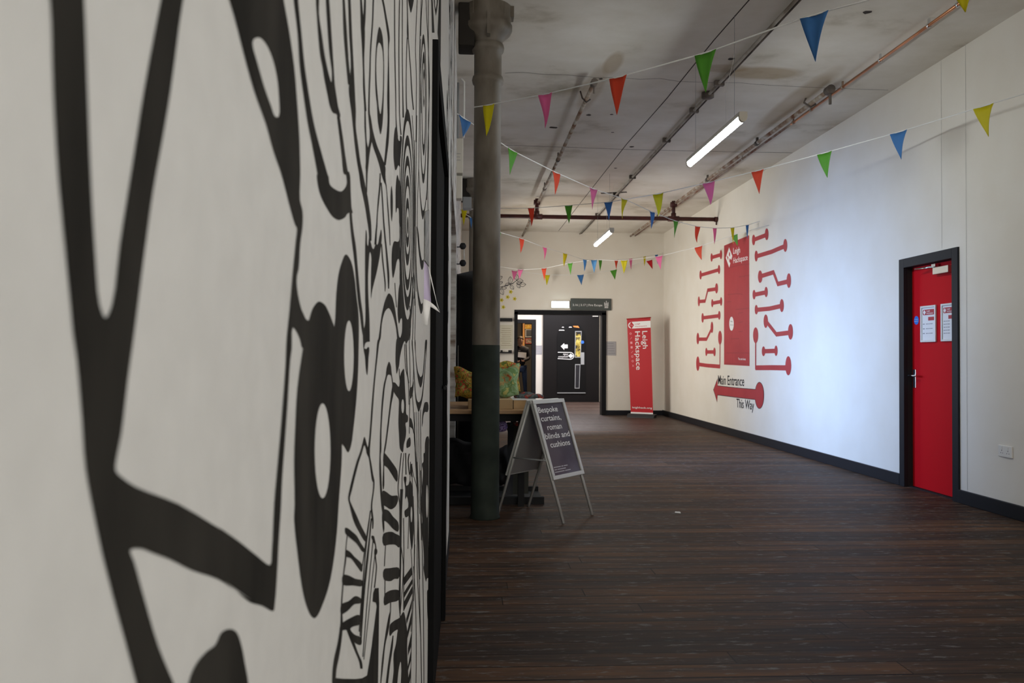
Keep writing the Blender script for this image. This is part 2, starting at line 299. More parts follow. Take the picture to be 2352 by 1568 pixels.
def arcpts(cx,cy,r,a0,a1,n,d,f=LP): return [f(cx+math.cos(a0+(a1-a0)*i/n)*r, cy-math.sin(a0+(a1-a0)*i/n)*r, d) for i in range(n+1)]
o1 = [LP(1281,808,.05)]+arcpts(1310,817,8.5,math.pi/2,-math.pi/2,12,.05)+[LP(1281,824,.05)]
i1 = [LP(1281,809.5,.05)]+arcpts(1310,817,7,math.pi/2,-math.pi/2,12,.05)+[LP(1281,822.5,.05)]
for i in range(len(o1)-1): lg.add([o1[i],o1[i+1],i1[i+1],i1[i]],[(0,1,2,3)])
lg.add([LP(x,y,.05) for x,y in ((1305,817),(1311,811.5),(1317,817),(1311,822.5))],[(0,1,2,3)])
text_mb('Leigh', LP(1304.5,815,.05),(-1,0,0),(0,0,1),width=LP(1304,815).x-LP(1293,815).x,cap=.045,mb=lg)
text_mb('Hackspace', LP(1304.5,820.5,.05),(-1,0,0),(0,0,1),width=LP(1304,815).x-LP(1282,815).x,cap=.045,mb=lg)
lg.build('door_decal','white',bd,fix=False)
dc = MB().add([LP(1338+math.cos(t)*3.6,785.5-math.sin(t)*3.8,.05) for t in [i*math.pi/8 for i in range(16)]],[tuple(range(16))]).build('blue_sticker',mat('blue_vinyl',(.04,.16,.55),.4),bd,fix=False)
rf = MB()  # pale slivers: reflections on the leaf, put in as white pieces
for (x,y,wd) in ((1283,757,14),(1290,750,6),(1306,750,8)): rf.prism([LP(x,y+2,.05),LP(x+wd,y+2,.05),LP(x+wd-2,y,.05),LP(x+2,y,.05)],(0,.01,0))
rf.build('sticker_and_reflection','white',bd); MB().prism([LP(1318,751,.05),LP(1331,753,.05),LP(1328,748,.05),LP(1316,748,.05)],(0,.01,0)).build('sticker_and_reflection',mat('orange_vinyl',(.7,.25,.06),.5),bd)
MB().prism([LP(1334,837,.05),LP(1342,837,.05),LP(1342,809,.05),LP(1334,809,.05)],(0,.01,0)).build('push_plate','steelgrey',bd)
MB().prism([LP(1361,727,.05),LP(1374,727,.05),LP(1374,725,.05),LP(1361,725,.05)],(0,.01,0)).build('closer_arm','alu',bd)
# back room seen past the lobby
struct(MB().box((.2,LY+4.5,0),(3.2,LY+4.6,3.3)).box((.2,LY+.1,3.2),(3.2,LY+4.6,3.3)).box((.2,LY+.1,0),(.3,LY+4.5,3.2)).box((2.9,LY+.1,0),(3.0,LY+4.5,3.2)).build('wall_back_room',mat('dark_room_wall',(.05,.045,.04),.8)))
def RP(x,y,d=0): return onY(x,y,LY+4.48-d)
def pic(name,x0,x1,y0,y1,m,label,cat,dep=.04,fr='white'):
    t = thing(name,label,cat); MB().prism([RP(x0,y1,dep),RP(x1,y1,dep),RP(x1,y0,dep),RP(x0,y0,dep)],(0,dep-.01,0)).build('frame',fr,t)
    MB().prism([RP(x0+1.2,y1-1.2,dep+.006),RP(x1-1.2,y1-1.2,dep+.006),RP(x1-1.2,y0+1.2,dep+.006),RP(x0+1.2,y0+1.2,dep+.006)],(0,.005,0)).build('print',m,t)
pic('wall_picture',1207,1222,756,774,mat('dark_print',(.02,.025,.035),.4),'dark framed picture with pale frame on far room wall','picture')
pic('wall_picture',1207,1222,777,789,fabric('photo_print',[(.5,.3,.2),(.1,.08,.07),(.6,.5,.4)],20),'small framed photo below the dark picture in the far room','picture',fr=mat('red_frame',(.45,.06,.05),.5))
MB().prism([RP(1206,755,.1),RP(1223,755,.1),RP(1223,745,.1),RP(1206,745,.1)],(0,.09,0)).build('shelf_board',fabric('yellow_print',[(.7,.5,.1),(.6,.3,.05),(.8,.7,.3)],12))
tag(bpy.data.objects['shelf_board'],'yellow patterned panel high on the far room wall','panel')
pt = box('orange_post',(RP(1200,760).x,LY+4.3,1.2),(RP(1204,760).x,LY+4.4,2.6),mat('orange_wood',(.6,.3,.1),.6)); tag(pt,'upright orange wooden post behind the person in far room','post')
# ================================================================= black door in the mural wall
M['doorblack'] = mat('matt_black_door_paint',(.006,.006,.006),.9,spec=.08)
dl = thing('door_1','black flush door with black architrave set in the mural wall','door'); dl['kind']='structure'
MB().box((XL-.001,DY0,0),(XL+.016,DY0+.09,DZ)).box((XL-.001,DY1-.09,0),(XL+.016,DY1,DZ)).box((XL-.001,DY0+.09,DZ-.08),(XL+.016,DY1-.09,DZ)).build('architrave','doorblack',dl,bevel=.002)
box('leaf',(XL-.06,DY0+.002,.004),(XL-.002,DY1-.002,DZ-.002),'doorblack',dl)
hd = MB().tube([(XL-.03,DY1-.22,1.05),(XL+.012,DY1-.22,1.05),(XL+.014,DY1-.33,1.05)],.008,8).build('handle','black',dl)
# ================================================================= red door in the right wall
dr = thing('door_2','red door in a black frame with two framed notices and overhead closer, right wall','door'); dr['kind']='structure'
aw = .085; rx = XR-.018; XD = XR+.066
MB().box((rx,RY1-aw,0),(XR+.02,RY1,RZ)).box((rx,RY0,0),(XR+.02,RY0+aw,RZ)).box((rx,RY0+aw,RZ-aw),(XR+.02,RY1-aw,RZ)).build('architrave','base',dr,bevel=.002)
MB().box((XR+.02,RY1-aw+.0,0),(XR+.16,RY1-.028,RZ-.03)).box((XR+.02,RY0+.028,0),(XR+.16,RY0+aw,RZ-.03)).box((XR+.02,RY0+aw,RZ-aw),(XR+.16,RY1-aw,RZ-.031)).build('lining','blackmat',dr)
box('threshold',(XR+.03,RY0+.03,0),(XR+.2,RY1-.03,.006),'blackmat',dr)
box('light_blocker',(XR+.17,RY0+.03,0),(XR+.19,RY1-.03,RZ-.03),'blackmat',dr)  # unseen box added behind the leaf to stop outside light showing below
box('leaf',(XD,RY0+aw+.002,.010),(XD+.045,RY1-aw-.002,RZ-aw-.002),'reddoor',dr)
def DP(x,y,d=0): return onX(x,y,XD-d)
a = DP(2098.5,890); b = DP(2104.5,848)
hp = box('handle_plate',(XD-.008,b.y,a.z),(XD,a.y,b.z),'chrome',dr,bevel=.002)
p = DP(2101,862); MB().tube([p,(p.x-.05,p.y,p.z),(p.x-.052,p.y+.015,p.z),],.009,10).tube([(p.x-.05,p.y+.01,p.z),(p.x-.05,p.y-.115,p.z-.002)],.009,10).build('lever','chrome',hp)
a = DP(2153,631,.0); b = DP(2184,612,.0)
cl = box('door_closer',(XD-.045,b.y-.03,a.z),(XD,a.y,a.z+.062),'brass',dr,bevel=.003)
p0 = Vector((XD-.04,a.y-.05,a.z+.065)); MB().tube([p0,(XD-.085,DP(2122,608).y,p0.z+.006)],.006,8).tube([(XD-.085,DP(2122,608).y,p0.z+.006),(XD-.02,DP(2150,604).y,p0.z+.014)],.006,8).box((XD-.04,DP(2158,603).y,p0.z+.004),(XD-.005,DP(2149,603).y,p0.z+.03)).build('arm','chrome',cl)
blu = MB(); c0 = DP(2104.8,735.5,.001)
blu.add([c0+Vector((0,math.cos(t)*.040,math.sin(t)*.040)) for t in [i*math.pi/12 for i in range(24)]],[tuple(range(24))]); so = blu.build('sticker_and_reflection',mat('blue_fire_door_disc',(.03,.18,.62),.4),dr,fix=False); so['label']='round blue fire door keep shut disc'
tm = MB(); text_mb('Fire door', c0+Vector((-.0012,.030,.006)),(0,-1,0),(0,0,1),width=.060,cap=.009,mb=tm); text_mb('keep shut', c0+Vector((-.0012,.030,-.012)),(0,-1,0),(0,0,1),width=.060,cap=.009,mb=tm); tm.build('lettering','white',so,fix=False)
def notice(x0,x1,yt,yb,label,kind):
    t = thing('framed_notice',label,'notice',group=None); A = DP(x0,yb,.002); B = DP(x1,yt,.002)
    y1, y0 = A.y, B.y; z0, z1 = A.z, (DP(x0,yt+3,.002).z+B.z)/2
    if kind: y0 = y1-.215; 
    X0 = XD-.001; W = y1-y0; Hh = z1-z0; fr = .018
    f = MB()
    for (a,b) in (((X0-.016,y0,z0),(X0,y0+fr,z1)),((X0-.016,y1-fr,z0),(X0,y1,z1)),((X0-.016,y0+fr,z0),(X0,y1-fr,z0+fr)),((X0-.016,y0+fr,z1-fr),(X0,y1-fr,z1))): f.box(a,b)
    f.build('frame','alu',t,bevel=.003)
    box('paper',(X0-.006,y0+fr,z0+fr),(X0-.001,y1-fr,z1-fr),'white',t)
    xp = X0-.0068; rm = MB(); Y = lambda u: y1-fr-u*(W-2*fr); Zf = lambda v: z1-fr-v*(Hh-2*fr)
    def rect(mb,u0,u1,v0,v1): mb.add([(xp,Y(u0),Zf(v1)),(xp,Y(u1),Zf(v1)),(xp,Y(u1),Zf(v0)),(xp,Y(u0),Zf(v0))],[(0,1,2,3)])
    rm.add([(xp,Y(.05+.07-.07*math.sin(i*math.pi/8)),Zf(.14+ .085*math.cos(i*math.pi/8)*-1)) for i in range(9)]+[(xp,Y(.95),Zf(.225)),(xp,Y(.95),Zf(.055))],[tuple(range(11))])
    rect(rm,.48,.95,.29,.40); rm.build('red_print','red',t,fix=False)
    wm = MB(); xq = xp-.0006
    wm.add([(xq,Y(.08),Zf(.14)),(xq,Y(.19),Zf(.215)),(xq,Y(.30),Zf(.14)),(xq,Y(.19),Zf(.065))],[(0,1,2,3)])
    text_mb('Leigh',(xq,Y(.36),Zf(.125)),(0,-1,0),(0,0,1),cap=Hh*.042,width=W*.22,mb=wm); text_mb('Hackspace',(xq,Y(.36),Zf(.195)),(0,-1,0),(0,0,1),cap=Hh*.042,width=W*.42,mb=wm)
    wm.build('white_print','white',t,fix=False)
    km = MB()
    for i in range(3 if not kind else 5):
        v = (.50+.145*i) if not kind else (.46+.09*i)
        if not kind: rect(km,.06,.17,v-.012,v+.012); km.add([(xp,Y(.17),Zf(v-.02)),(xp,Y(.22),Zf(v)),(xp,Y(.17),Zf(v+.02))],[(0,1,2)])
        u_ = .30 if not kind else .08
        for wd_ in (.16,.10,.2): rect(km,u_,u_+wd_,v-.008,v+.010); u_ += wd_+.03
    km.build('black_print','grey_txt',t,fix=False); return t
notice(2117,2151.5,700,786,'left framed notice on the red door, three arrows listed below red heading',0)
notice(2164,2190,695,784,'right framed notice on the red door, half hidden by the door frame',1)
jl = MB()
for y_,z0_ in ((6.91,RZ+.02),(6.56,.12)): jl.add([(XR-.0012,y_,z0_),(XR-.0012,y_+.004,z0_),(XR-.0012,y_+.004,ZC-.002),(XR-.0012,y_,ZC-.002)],[(0,1,2,3)])
struct(jl.build('trim_5',mat('board_joint',(.45,.43,.39),.8),fix=False))
# socket
a = onX(2296,1046,XR); b = onX(2327,1018,XR)
sk = thing('wall_socket','white double plug socket low on the wall right of the red door','socket')
pl = box('face_plate',(XR-.012,b.y,a.z-.002),(XR,a.y,a.z+.084),'plastic',sk,bevel=.003)
cy = (a.y+b.y)/2; z0 = a.z
for s in (-1,1):
    yy = cy+s*.036; box('switch',(XR-.015,yy-.006-.015*s*0,z0+.056),(XR-.011,yy+.006,z0+.074),'plastic',sk)
    MB().box((XR-.0125,yy-.003,z0+.042),(XR-.0118,yy+.003,z0+.050)).box((XR-.0125,yy-.015,z0+.024),(XR-.0118,yy-.009,z0+.029)).box((XR-.0125,yy+.009,z0+.024),(XR-.0118,yy+.015,z0+.029)).build('pin_hole','txt',sk)
# ================================================================= CAST IRON COLUMNS
colmat = noisy('column_upper_paint', [(.3,(.085,.07,.05)),(.5,(.16,.137,.108)),(.72,(.24,.215,.18))], scale=(1,1,.35), ns=6, detail=8, rough=.55, bump=.12)
colgreen = noisy('column_lower_green_black_paint', [(.35,(.016,.022,.018)),(.7,(.035,.045,.036))], ns=5, rough=.75, bump=.05, spec=.2)
def column(x,y,label):
    t = thing('iron_column',label,'column',(x,y,0),group='iron columns')
    MB().lathe([(0,0),(.112,0),(.112,.01),(.104,.03),(.103,1.27)]).build('lower_shaft',colgreen,t)
    MB().lathe([(.102,1.27),(.1,3.20),(.112,3.21),(.118,3.235),(.112,3.26),(.102,3.27),(.102,3.44),(.116,3.45),(.122,3.475),(.116,3.50),(.106,3.505)]).build('upper_shaft',colmat,t)
    MB().lathe([(.106,3.505),(.112,3.53),(.14,3.56),(.168,3.585),(.18,3.61),(.18,3.64),(.168,3.65),(.172,3.70),(.172,ZC)]).build('capital',colmat,t)
    MB().box((-.115,-.13,3.69),(.115,.13,ZC)).box((-.012,-.185,3.52),(.012,-.095,3.69)).box((-.16,-.05,3.70),(.19,.05,ZC-.001)).build('head_bracket',colmat,t)
    MB().box((-.22,-.10,3.46),(-.10,.10,ZC-.001)).build('soot_stained_bracket',mat('soot_%d'%y,(.03,.026,.022),.9),t,bevel=.01)
    return t
column(.148,6.115,'nearest round iron column, dark green below and bare brown-grey above')
column(.135,12.1,'farther iron column mostly hidden directly behind the nearest column')
# ================================================================= CEILING LIGHTS
def batten(cx, y0, y1, z, label, name='ceiling_light'):
    t = thing(name,label,'light',(cx,(y0+y1)/2,z),group='suspended linear ceiling lights'); L_ = (y1-y0)/2
    MB().box((-.031,-L_+.01,.0),(.031,L_-.01,.034)).build('housing','plastic',t,bevel=.004)
    pr = [(-.028,.004),(-.025,-.018),(-.014,-.034),(0,-.038),(.014,-.034),(.025,-.018),(.028,.004)]
    MB().prism([(x,-L_+.03,zz) for x,zz in pr],(0,2*L_-.06,0)).build('diffuser','tube',t)
    for s in (-1,1):
        e = MB().prism([(x*1.12,s*L_-(.03 if s>0 else 0),zz*1.12) for x,zz in pr]+[(.029,s*L_-(.03 if s>0 else 0),.033),(-.029,s*L_-(.03 if s>0 else 0),.033)],(0,.03,0)).build('end_cap','cream',t)
        MB().tube([(0,s*L_*.72,.03),(0,s*L_*.72,ZC-z)],.0015,5).build('suspension_wire','steelgrey',t)
    MB().tube([(0,-L_*.45,.03),(-.01,-L_*.46,.3),(.05,-L_*.42,.5),(.12,-L_*.3,ZC-z-.08),(.2,-L_*.2,ZC-z-.03)],.0018,6).build('flex','plastic',t)
    return t
ZT = 1.18+1.775
a, b = onZ(1583,374,ZT), onZ(1708,266,ZT)
batten((a.x+b.x)/2, b.y, a.y, ZT,'nearest glowing white tube light hanging over the middle of the room')
a2, b2 = onZ(1354,561,ZT), onZ(1391,528,ZT)
batten((a.x+b.x)/2, b2.y, a2.y, ZT,'farther small glowing tube light hanging near the back wall')
batten((a.x+b.x)/2, -1.9, -.4, ZT,'tube light hanging over the front of the room behind the viewer')
# ================================================================= CEILING PIPES
def cpt(x,y,z): return onZ(x,y,z)
# copper and rusty pair at the right
zc = ZC-.055
pA = thing('copper_pipe','bare copper pipe clipped to the ceiling beside the right wall','pipe')
A0, A1, A2_ = cpt(2260,-27,zc), cpt(1825,285,zc), cpt(1437,532,zc)
xs = 3.50
MB().tube([(xs,3.2,zc),(xs,A1.y,zc)],.0135,10).build('near_run','copper',pA)
MB().tube([(xs,A1.y,zc),(xs,YB,zc)],.0135,10).build('far_run',noisy('painted_copper',[(.4,(.16,.06,.035)),(.6,(.36,.30,.25))],ns=5,rough=.5),pA)
for px,py in ((2205,10),(2134,58),(2018,138),(1934,200),(1866,252),(1825,281),(1700,365),(1610,425),(1520,485)):
    p = cpt(px,py,zc); MB().tube([(xs,p.y-.012,zc),(xs,p.y+.012,zc)],.019,10).box((xs-.006,p.y-.01,zc),(xs+.006,p.y+.01,ZC-.002)).build('pipe_clip','chrome' if py<200 else 'rust',pA)
pB = thing('gas_pipe','old white-painted rusting pipe running beside the copper pipe','pipe')
xb = 3.40; yb0 = 7.55; zb = ZC-.065
MB().tube([(xb,yb0,zb),(xb,13.3,zb)],.022,10).tube([(xb,13.3,zb),(xb,YB,zb)],.018,8).build('run','rust',pB)
MB().tube([(xb,yb0-.03,zb),(xb,yb0+.06,zb)],.04,12).tube([(xb,yb0,zb),(xb,yb0,zb-.14)],.014,8).build('end_elbow','darkpipe',pB)
p = cpt(1862,238,zb); MB().tube([(xb-.05,p.y,ZC-.014),(xb-.07,p.y,zb+.01),(xb,p.y,zb-.035),(xb+.05,p.y,zb+.0)],.01,6).build('hook_bracket','darkpipe',pB)
for yy in (9.5,11.5,14.5): MB().tube([(xb,yy-.03,zb),(xb,yy+.03,zb)],.03,10).box((xb-.01,yy-.02,zb),(xb+.01,yy+.02,ZC-.002)).build('hook_bracket','darkpipe',pB)
# middle pair
pC = thing('conduit_pipe','long dark conduit running the length of the ceiling centre','pipe')
q0, q1 = cpt(1838,5,ZC-.03), cpt(1335,528,ZC-.03); xc = (q0.x+q1.x)/2
MB().tube([(xc,3.2,ZC-.03),(xc,YB,ZC-.03)],.014,8).build('run',noisy('grimy_conduit',[(.4,(.20,.17,.14)),(.6,(.40,.37,.33))],ns=3,rough=.6),pC)
MB().tube([(xc+.035,3.2,ZC-.025),(xc+.035,YB,ZC-.025)],.008,6).build('cable','darkpipe',pC)
yJ = cpt(1637,222,ZC-.04).y
MB().lathe([(0,0),(.06,0),(.06,-.05),(.04,-.06),(0,-.06)],(xc,yJ,ZC-.002)).build('junction_box','darkpipe',pC)
for yy in (yJ-.35,yJ+.5,9.6,11.6,12.9,14.7): MB().box((xc-.04,yy-.02,ZC-.05),(xc+.05,yy+.02,ZC-.002)).build('saddle_clip','darkpipe',pC)
pD = thing('capped_pipe','shorter pale pipe with a capped open end in the ceiling, left of the lights','pipe')
d0, d1 = cpt(1387,190,ZC-.09), cpt(1196,528,ZC-.09); xd = (d0.x+d1.x)/2
MB().tube([(xd,d0.y,ZC-.09),(xd,YB,ZC-.09)],.02,10).build('run','rust',pD)
MB().tube([(xd,d0.y-.03,ZC-.09),(xd,d0.y+.05,ZC-.09)],.033,10).tube([(xd,d0.y,ZC-.09),(xd,d0.y,ZC-.19)],.010,8).build('end_elbow','darkpipe',pD)
p = cpt(1362,228,ZC-.09); MB().tube([(xd-.06,p.y,ZC-.012),(xd-.04,p.y,ZC-.08),(xd,p.y,ZC-.12),(xd+.04,p.y,ZC-.09)],.008,6).build('hook_bracket','darkpipe',pD)
for yy in (10.4,12.2,15.0): MB().tube([(xd,yy-.03,ZC-.09),(xd,yy+.03,ZC-.09)],.028,8).box((xd-.008,yy-.02,ZC-.09),(xd+.008,yy+.02,ZC-.002)).build('hook_bracket','darkpipe',pD)
# oxblood cross main with two risers
pm = thing('heating_main','dark red-brown pipe crossing the room below the ceiling with two risers','pipe')
YM = 13.3; zm = onY(1400,500,YM).z; xe = onY(1648,505,YM).x
MB().tube([(XL,YM,zm),(xe-.03,YM,zm)],.033,14).build('main_run','oxide',pm)
MB().tube([(xe-.05,YM,zm),(xe,YM,zm)],.042,14).tube([(xe-.02,YM,zm),(xe-.02,YM,zm-.09)],.012,8).build('end_cap','oxide',pm)
for px in (1233,1547):
    X_ = onY(px,500,YM).x
    MB().tube([(X_,YM,zm),(X_,YM,ZC-.03)],.030,12).build('riser','oxide',pm)
    MB().tube([(X_-.09,YM,zm),(X_+.09,YM,zm)],.045,14).tube([(X_,YM,zm),(X_,YM,zm+.09)],.042,12).build('tee_fitting','oxide',pm)
    MB().tube([(X_-.05,YM,ZC-.09),(X_+.05,YM,ZC-.09)],.042,10).build('tee_fitting','oxide',pm)
# ================================================================= BUNTING
def bunting(label, flags, lead=None, tail=None, ph=.225):
    """flags: (colour, x centre, y at cord, half width px, tip x, tip y, depth)"""
    t = thing('bunting',label,'bunting',group='strings of pennant bunting'); cord = []
    if lead: cord.append(onY(*lead))
    for (c,x,y,hw,tx,ty,dep) in flags:
        sl = 0
        i = flags.index((c,x,y,hw,tx,ty,dep)); n = flags[min(i+1,len(flags)-1)]; p = flags[max(i-1,0)]
        sy = (n[2]-p[2])/max(1,(n[1]-p[1])); sd = (n[6]-p[6])/max(1,(n[1]-p[1]))
        a = onY(x-hw,y-hw*sy,dep-hw*sd); b = onY(x+hw,y+hw*sy,dep+hw*sd); tip = onY(tx,ty,dep)
        cord += [a,b]
        ax = b-a; dn = tip-(a+b)/2; nrm = ax.cross(dn).normalized(); vs = []; fs = []; N = 7; K = 4
        curl = random.uniform(-.11,.11); tw = random.uniform(-.2,.2)
        for r in range(N):
            v = r/(N-1)
            for k in range(K+1):
                u = (k/K-.5)*(1-v*.985)
                vs.append((a+b)/2+ax*u+dn*v+nrm*(ax.length*(curl*math.sin(v*2.6)+tw*u*v*1.4+.06*math.cos(u*6))))
        for r in range(N-1):
            for k in range(K): fs.append((r*(K+1)+k,r*(K+1)+k+1,(r+1)*(K+1)+k+1,(r+1)*(K+1)+k))
        o = MB().add(vs,fs,True).build('pennant',PEN[c],t,fix=False)
        s = o.modifiers.new('thickness','SOLIDIFY'); s.thickness = .0012
    if tail: cord.append(onY(*tail))
    MB().tube([p+Vector((0,0,.002)) for p in cord],.0022,5,flat=2).build('cord','cord',t)
    return t
bunting('nearest bunting rising from the nearest column towards the top right corner',[
 ('y',1125,241,13,1114,311,5.85),('p',1255,216,16,1247,293,5.2),('r',1422,177,20,1415,263,4.45),('g',1622,121,25,1621,212,4.15),('b',1873,34,33,1872,141,3.6),('y',2216,-58,38,2217,28,3.0)],
 lead=(1087,247,5.95), tail=(2500,-160,2.6))
bunting('bunting falling from the left wall across to the right wall above the red panel',[
 ('b',1066,272,14,1064,314,6.7),('g',1176,345,11,1172,401,7.1),('r',1276,396,9,1275,447,7.6),('p',1361,433,9,1363,481,8.2),('y',1432,457,7,1433,502,8.9),('b',1496,486,6,1497,525,9.7),('g',1550,507,6,1550,546,10.4),
 ('r',1601,520,6,1604,557,11.0),('p',1641,524,4.5,1641,561,11.4),('y',1682,523,4.5,1684,560,11.4),('b',1716,517,3.5,1717,549,11.5)],
 lead=(1050,262,6.6), tail=(1745,508,11.0))
bunting('bunting rising along the right wall above the red door',[
 ('y',1067,481,7,1065,518,11.6),('p',1146,479,5,1145,500,11.4),('r',1221,478,7.5,1219,519,10.8),('g',1307,472,9,1306,513,10.4),('b',1399,464,10,1396,506,9.9),('y',1513,445,12,1509,496,9.0),('p',1629,419,14,1630,470,8.4),
 ('r',1741,392,14,1743,445,8.0),('g',1895,351,17,1900,408,7.3),('b',2066,303,20,2070,366,6.7),('y',2263,243,24,2269,314,5.75)],
 lead=(1048,481,11.8), tail=(2420,196,5.3))
bunting('high bunting dipping from the left towards the back right corner',[
 ('b',1081,499,3,1083,525,12.0),('g',1147,533,3,1145,556,12.6),('r',1197,548,6,1196,581,13.0),('p',1250,568,5,1250,597,13.6),('y',1297,582,5,1297,612,14.3),('l',1342,596,4.5,1343,623,15.0),('g',1378,597,4,1379,622,15.5),('r',1415,597,4.5,1417,619,15.8),('p',1448,594,4,1450,619,16.0),('y',1480,589,3,1480,611,16.3),('b',1507,585,3.5,1511,606,16.5)],
 lead=(1050,481,11.9), tail=(1524,580,16.7))
bunting('low bunting rising from the back left to the right wall over the red panel',[
 ('y',1146,612,3,1145,631,16.3),('p',1196,619,6,1193,641,16.0),('r',1250,616,6,1250,644,15.8),('g',1310,604,6,1310,631,15.3),('l',1365,597,7,1364,626,15.0),('y',1434,598,8,1432,628,14.6),('p',1515,588,8.5,1517,619,14.2),('r',1606,566,9,1611,597,12.8),('g',1688,539,7,1693,565,12.0)],
 lead=(1075,600,16.4), tail=(1766,517,10.9), ph=.2)
bunting('short dark bunting strung closest to the back wall',[
 ('p',1182,622,7,1180,645,16.75),('y',1257,631,6.5,1256,655,16.75),('b',1333,631,8,1336,654,16.75),('g',1409,620,8,1413,642,16.75),('d',1491,598,7,1499,618,16.75)],
 lead=(1140,614,16.8), tail=(1523,583,16.85))
# ================================================================= LEFT SIDE BEYOND THE MURAL
def boxy(name,label,cat,x0,x1,y0,y1,Y,dep,m,screws=True):
    a,b = onY(x0,y1,Y), onY(x1,y0,Y); t = thing(name,label,cat)
    box('cover',(a.x,Y,a.z),(b.x,Y+dep,b.z),m,t,bevel=.006)
    return t,a,b
t,a,b = boxy('fuse_box','upper cream metal fuse box on the painted brick pier, beside the column','fuse box',1038,1064,317,397,7.75,.16,'cream')
# lettering too small to read in the photo is built as plain marks
ob = MB().box((a.x+.03,7.747,a.z+.12),(a.x+.08,7.75,a.z+.123)).box((a.x+.03,7.747,a.z+.15),(a.x+.075,7.75,a.z+.153)).box((a.x+.03,7.747,a.z+.18),(a.x+.08,7.75,a.z+.183)).build('warning_label','grey_txt',t)
t,a,b = boxy('fuse_box','lower cream metal fuse box under the upper one on the brick pier','fuse box',1040,1062,403,455,7.75,.14,'cream')
t,a,b = boxy('junction_box','dark grey junction box with cables between the brick wall and column','junction box',1063,1083,452,478,9.4,.16,'steelgrey')
t,a,b = boxy('switch_box','small black switch box high on the painted brick wall','switch box',1032,1041,3,24,6.2,.1,'blackmat')
cn = thing('cable_conduit','white plastic conduit bending down the painted brick wall','conduit')
MB().tube([onY(1041,-20,7.7),onY(1043,100,7.7),onY(1046,166,7.7),onY(1066,188,7.7),onY(1066,250,7.7),onY(1064,317,7.7)],.010,8).build('run','plastic',cn)
cn = thing('cable_conduit','thin grey conduit running straight down the brick wall','conduit')
MB().tube([onY(1052,190,7.72),onY(1051,317,7.72)],.012,8).build('run','steelgrey',cn)
wl_ = thing('wall_lamp','black twin globe wall lamp on the brick wall behind the column','lamp')
for yy in (565,604):
    p = onY(1063,yy,8.4); MB().lathe([(0,-.035),(.02,-.03),(.032,-.012),(.035,0),(.032,.012),(.02,.03),(0,.035)],p,20).build('globe','blackmat',wl_)
    MB().tube([(XL,8.4,p.z-.01),(p.x,8.4,p.z-.01)],.006,6).build('arm','blackmat',wl_)
p,q = onY(1066,566,8.4),onY(1066,603,8.4); MB().tube([p,q],.005,6).build('stem','alu',wl_)
# tall black open door
od = thing('open_door','tall black door standing open behind the table, left of the column','door')
a = onY(1041,634,8.6); b = onY(1083,616,8.15)
MB().prism([(XL+.012,8.62,0),(b.x+.06,8.15,0),(b.x+.06,8.15,b.z-.01),(XL+.012,8.62,b.z-.01)],(.03,.035,0)).build('leaf',mat('black_satin_door',(.012,.014,.018),.3),od)
MB().box((XL+.001,8.66,0),(XL+.03,8.72,a.z+.03)).build('jamb','black',od)
MB().tube([(XL+.02,8.58,.35),(XL+.02,8.58,1.3)],.004,6).build('edge_strip','alu',od)
# leaflets pinned beside the black door
lf = thing('paper_leaflet','curled lilac and white leaflet pinned to the mural wall by the black door','leaflet')
Yl = onX(974,640,XL).y
def q3(px,py,Y): return onY(px,py,Y)
lil = mat('lilac_paper',(.52,.45,.62),.7)
def sheet(rows,m,name):
    vs=[v for r in rows for v in r]; k=len(rows[0]); fs=[(i*k+j,i*k+j+1,(i+1)*k+j+1,(i+1)*k+j) for i in range(len(rows)-1) for j in range(k-1)]
    o = MB().add(vs,fs,True).build(name,m,lf,fix=False); s=o.modifiers.new('t','SOLIDIFY'); s.thickness=.0006; return o
Yf = DY0
def wl3(px,py,off): # point at the wall depth of that pixel column, pulled off the wall by off
    p = onX(px,py,XL+.002); return Vector((p.x+off,p.y,p.z))
sheet([[onY(974,600,Yl),onY(979,606,Yl+.02),onY(984,614,Yl+.04)],[onY(973.5,650,Yl),onY(980,652,Yl+.01),onY(986.5,655,Yl+.02)],[onY(973,686,Yl),onY(981,690,Yl),onY(990,694,Yl)]],lil,'lilac_sheet')
sheet([[onY(973,686,Yl),onY(981,689,Yl),onY(990,694,Yl)],[onY(972.5,715,Yl),onY(979,716,Yl),onY(986,718,Yl)],[onY(972,745,Yl),onY(977,746,Yl),onY(982,747,Yl)]],'white','white_sheet')
sheet([[onY(976,604,Yl),onY(987,620,Yl)],[onY(984,640,Yl+.05),onY(992,655,Yl+.02)],[onY(989,668,Yl+.1),onY(1001,694,Yl+.03)],[onY(992,690,Yl+.1),onY(1011,718,Yl+.03)]][:0] or [[onY(984,612,Yl+.0),onY(987,619,Yl)],[onY(991,648,Yl),onY(995,656,Yl)],[onY(998,676,Yl),onY(1003,692,Yl)],[onY(1004,700,Yl),onY(1011,718,Yl)]],'white','folded_edge')
sheet([[onY(984,690,Yl),onY(983,702,Yl)],[onY(996,699,Yl),onY(994,707,Yl)],[onY(1003,706,Yl),onY(1011,718,Yl)]],'white','folded_edge')
sm = noisy('grey_marbled_print',[(.4,(.05,.05,.05)),(.6,(.25,.24,.23))],ns=30,rough=.5)
ps = MB().prism([onX(975,486,XL+.001),onX(975,598,XL+.001),onX(984,612,XL+.001),onX(984,482,XL+.001)],(.002,0,0)).build('photo_strip',sm); tag(ps,'narrow grey marbled picture strip on the mural wall above the leaflet','picture')
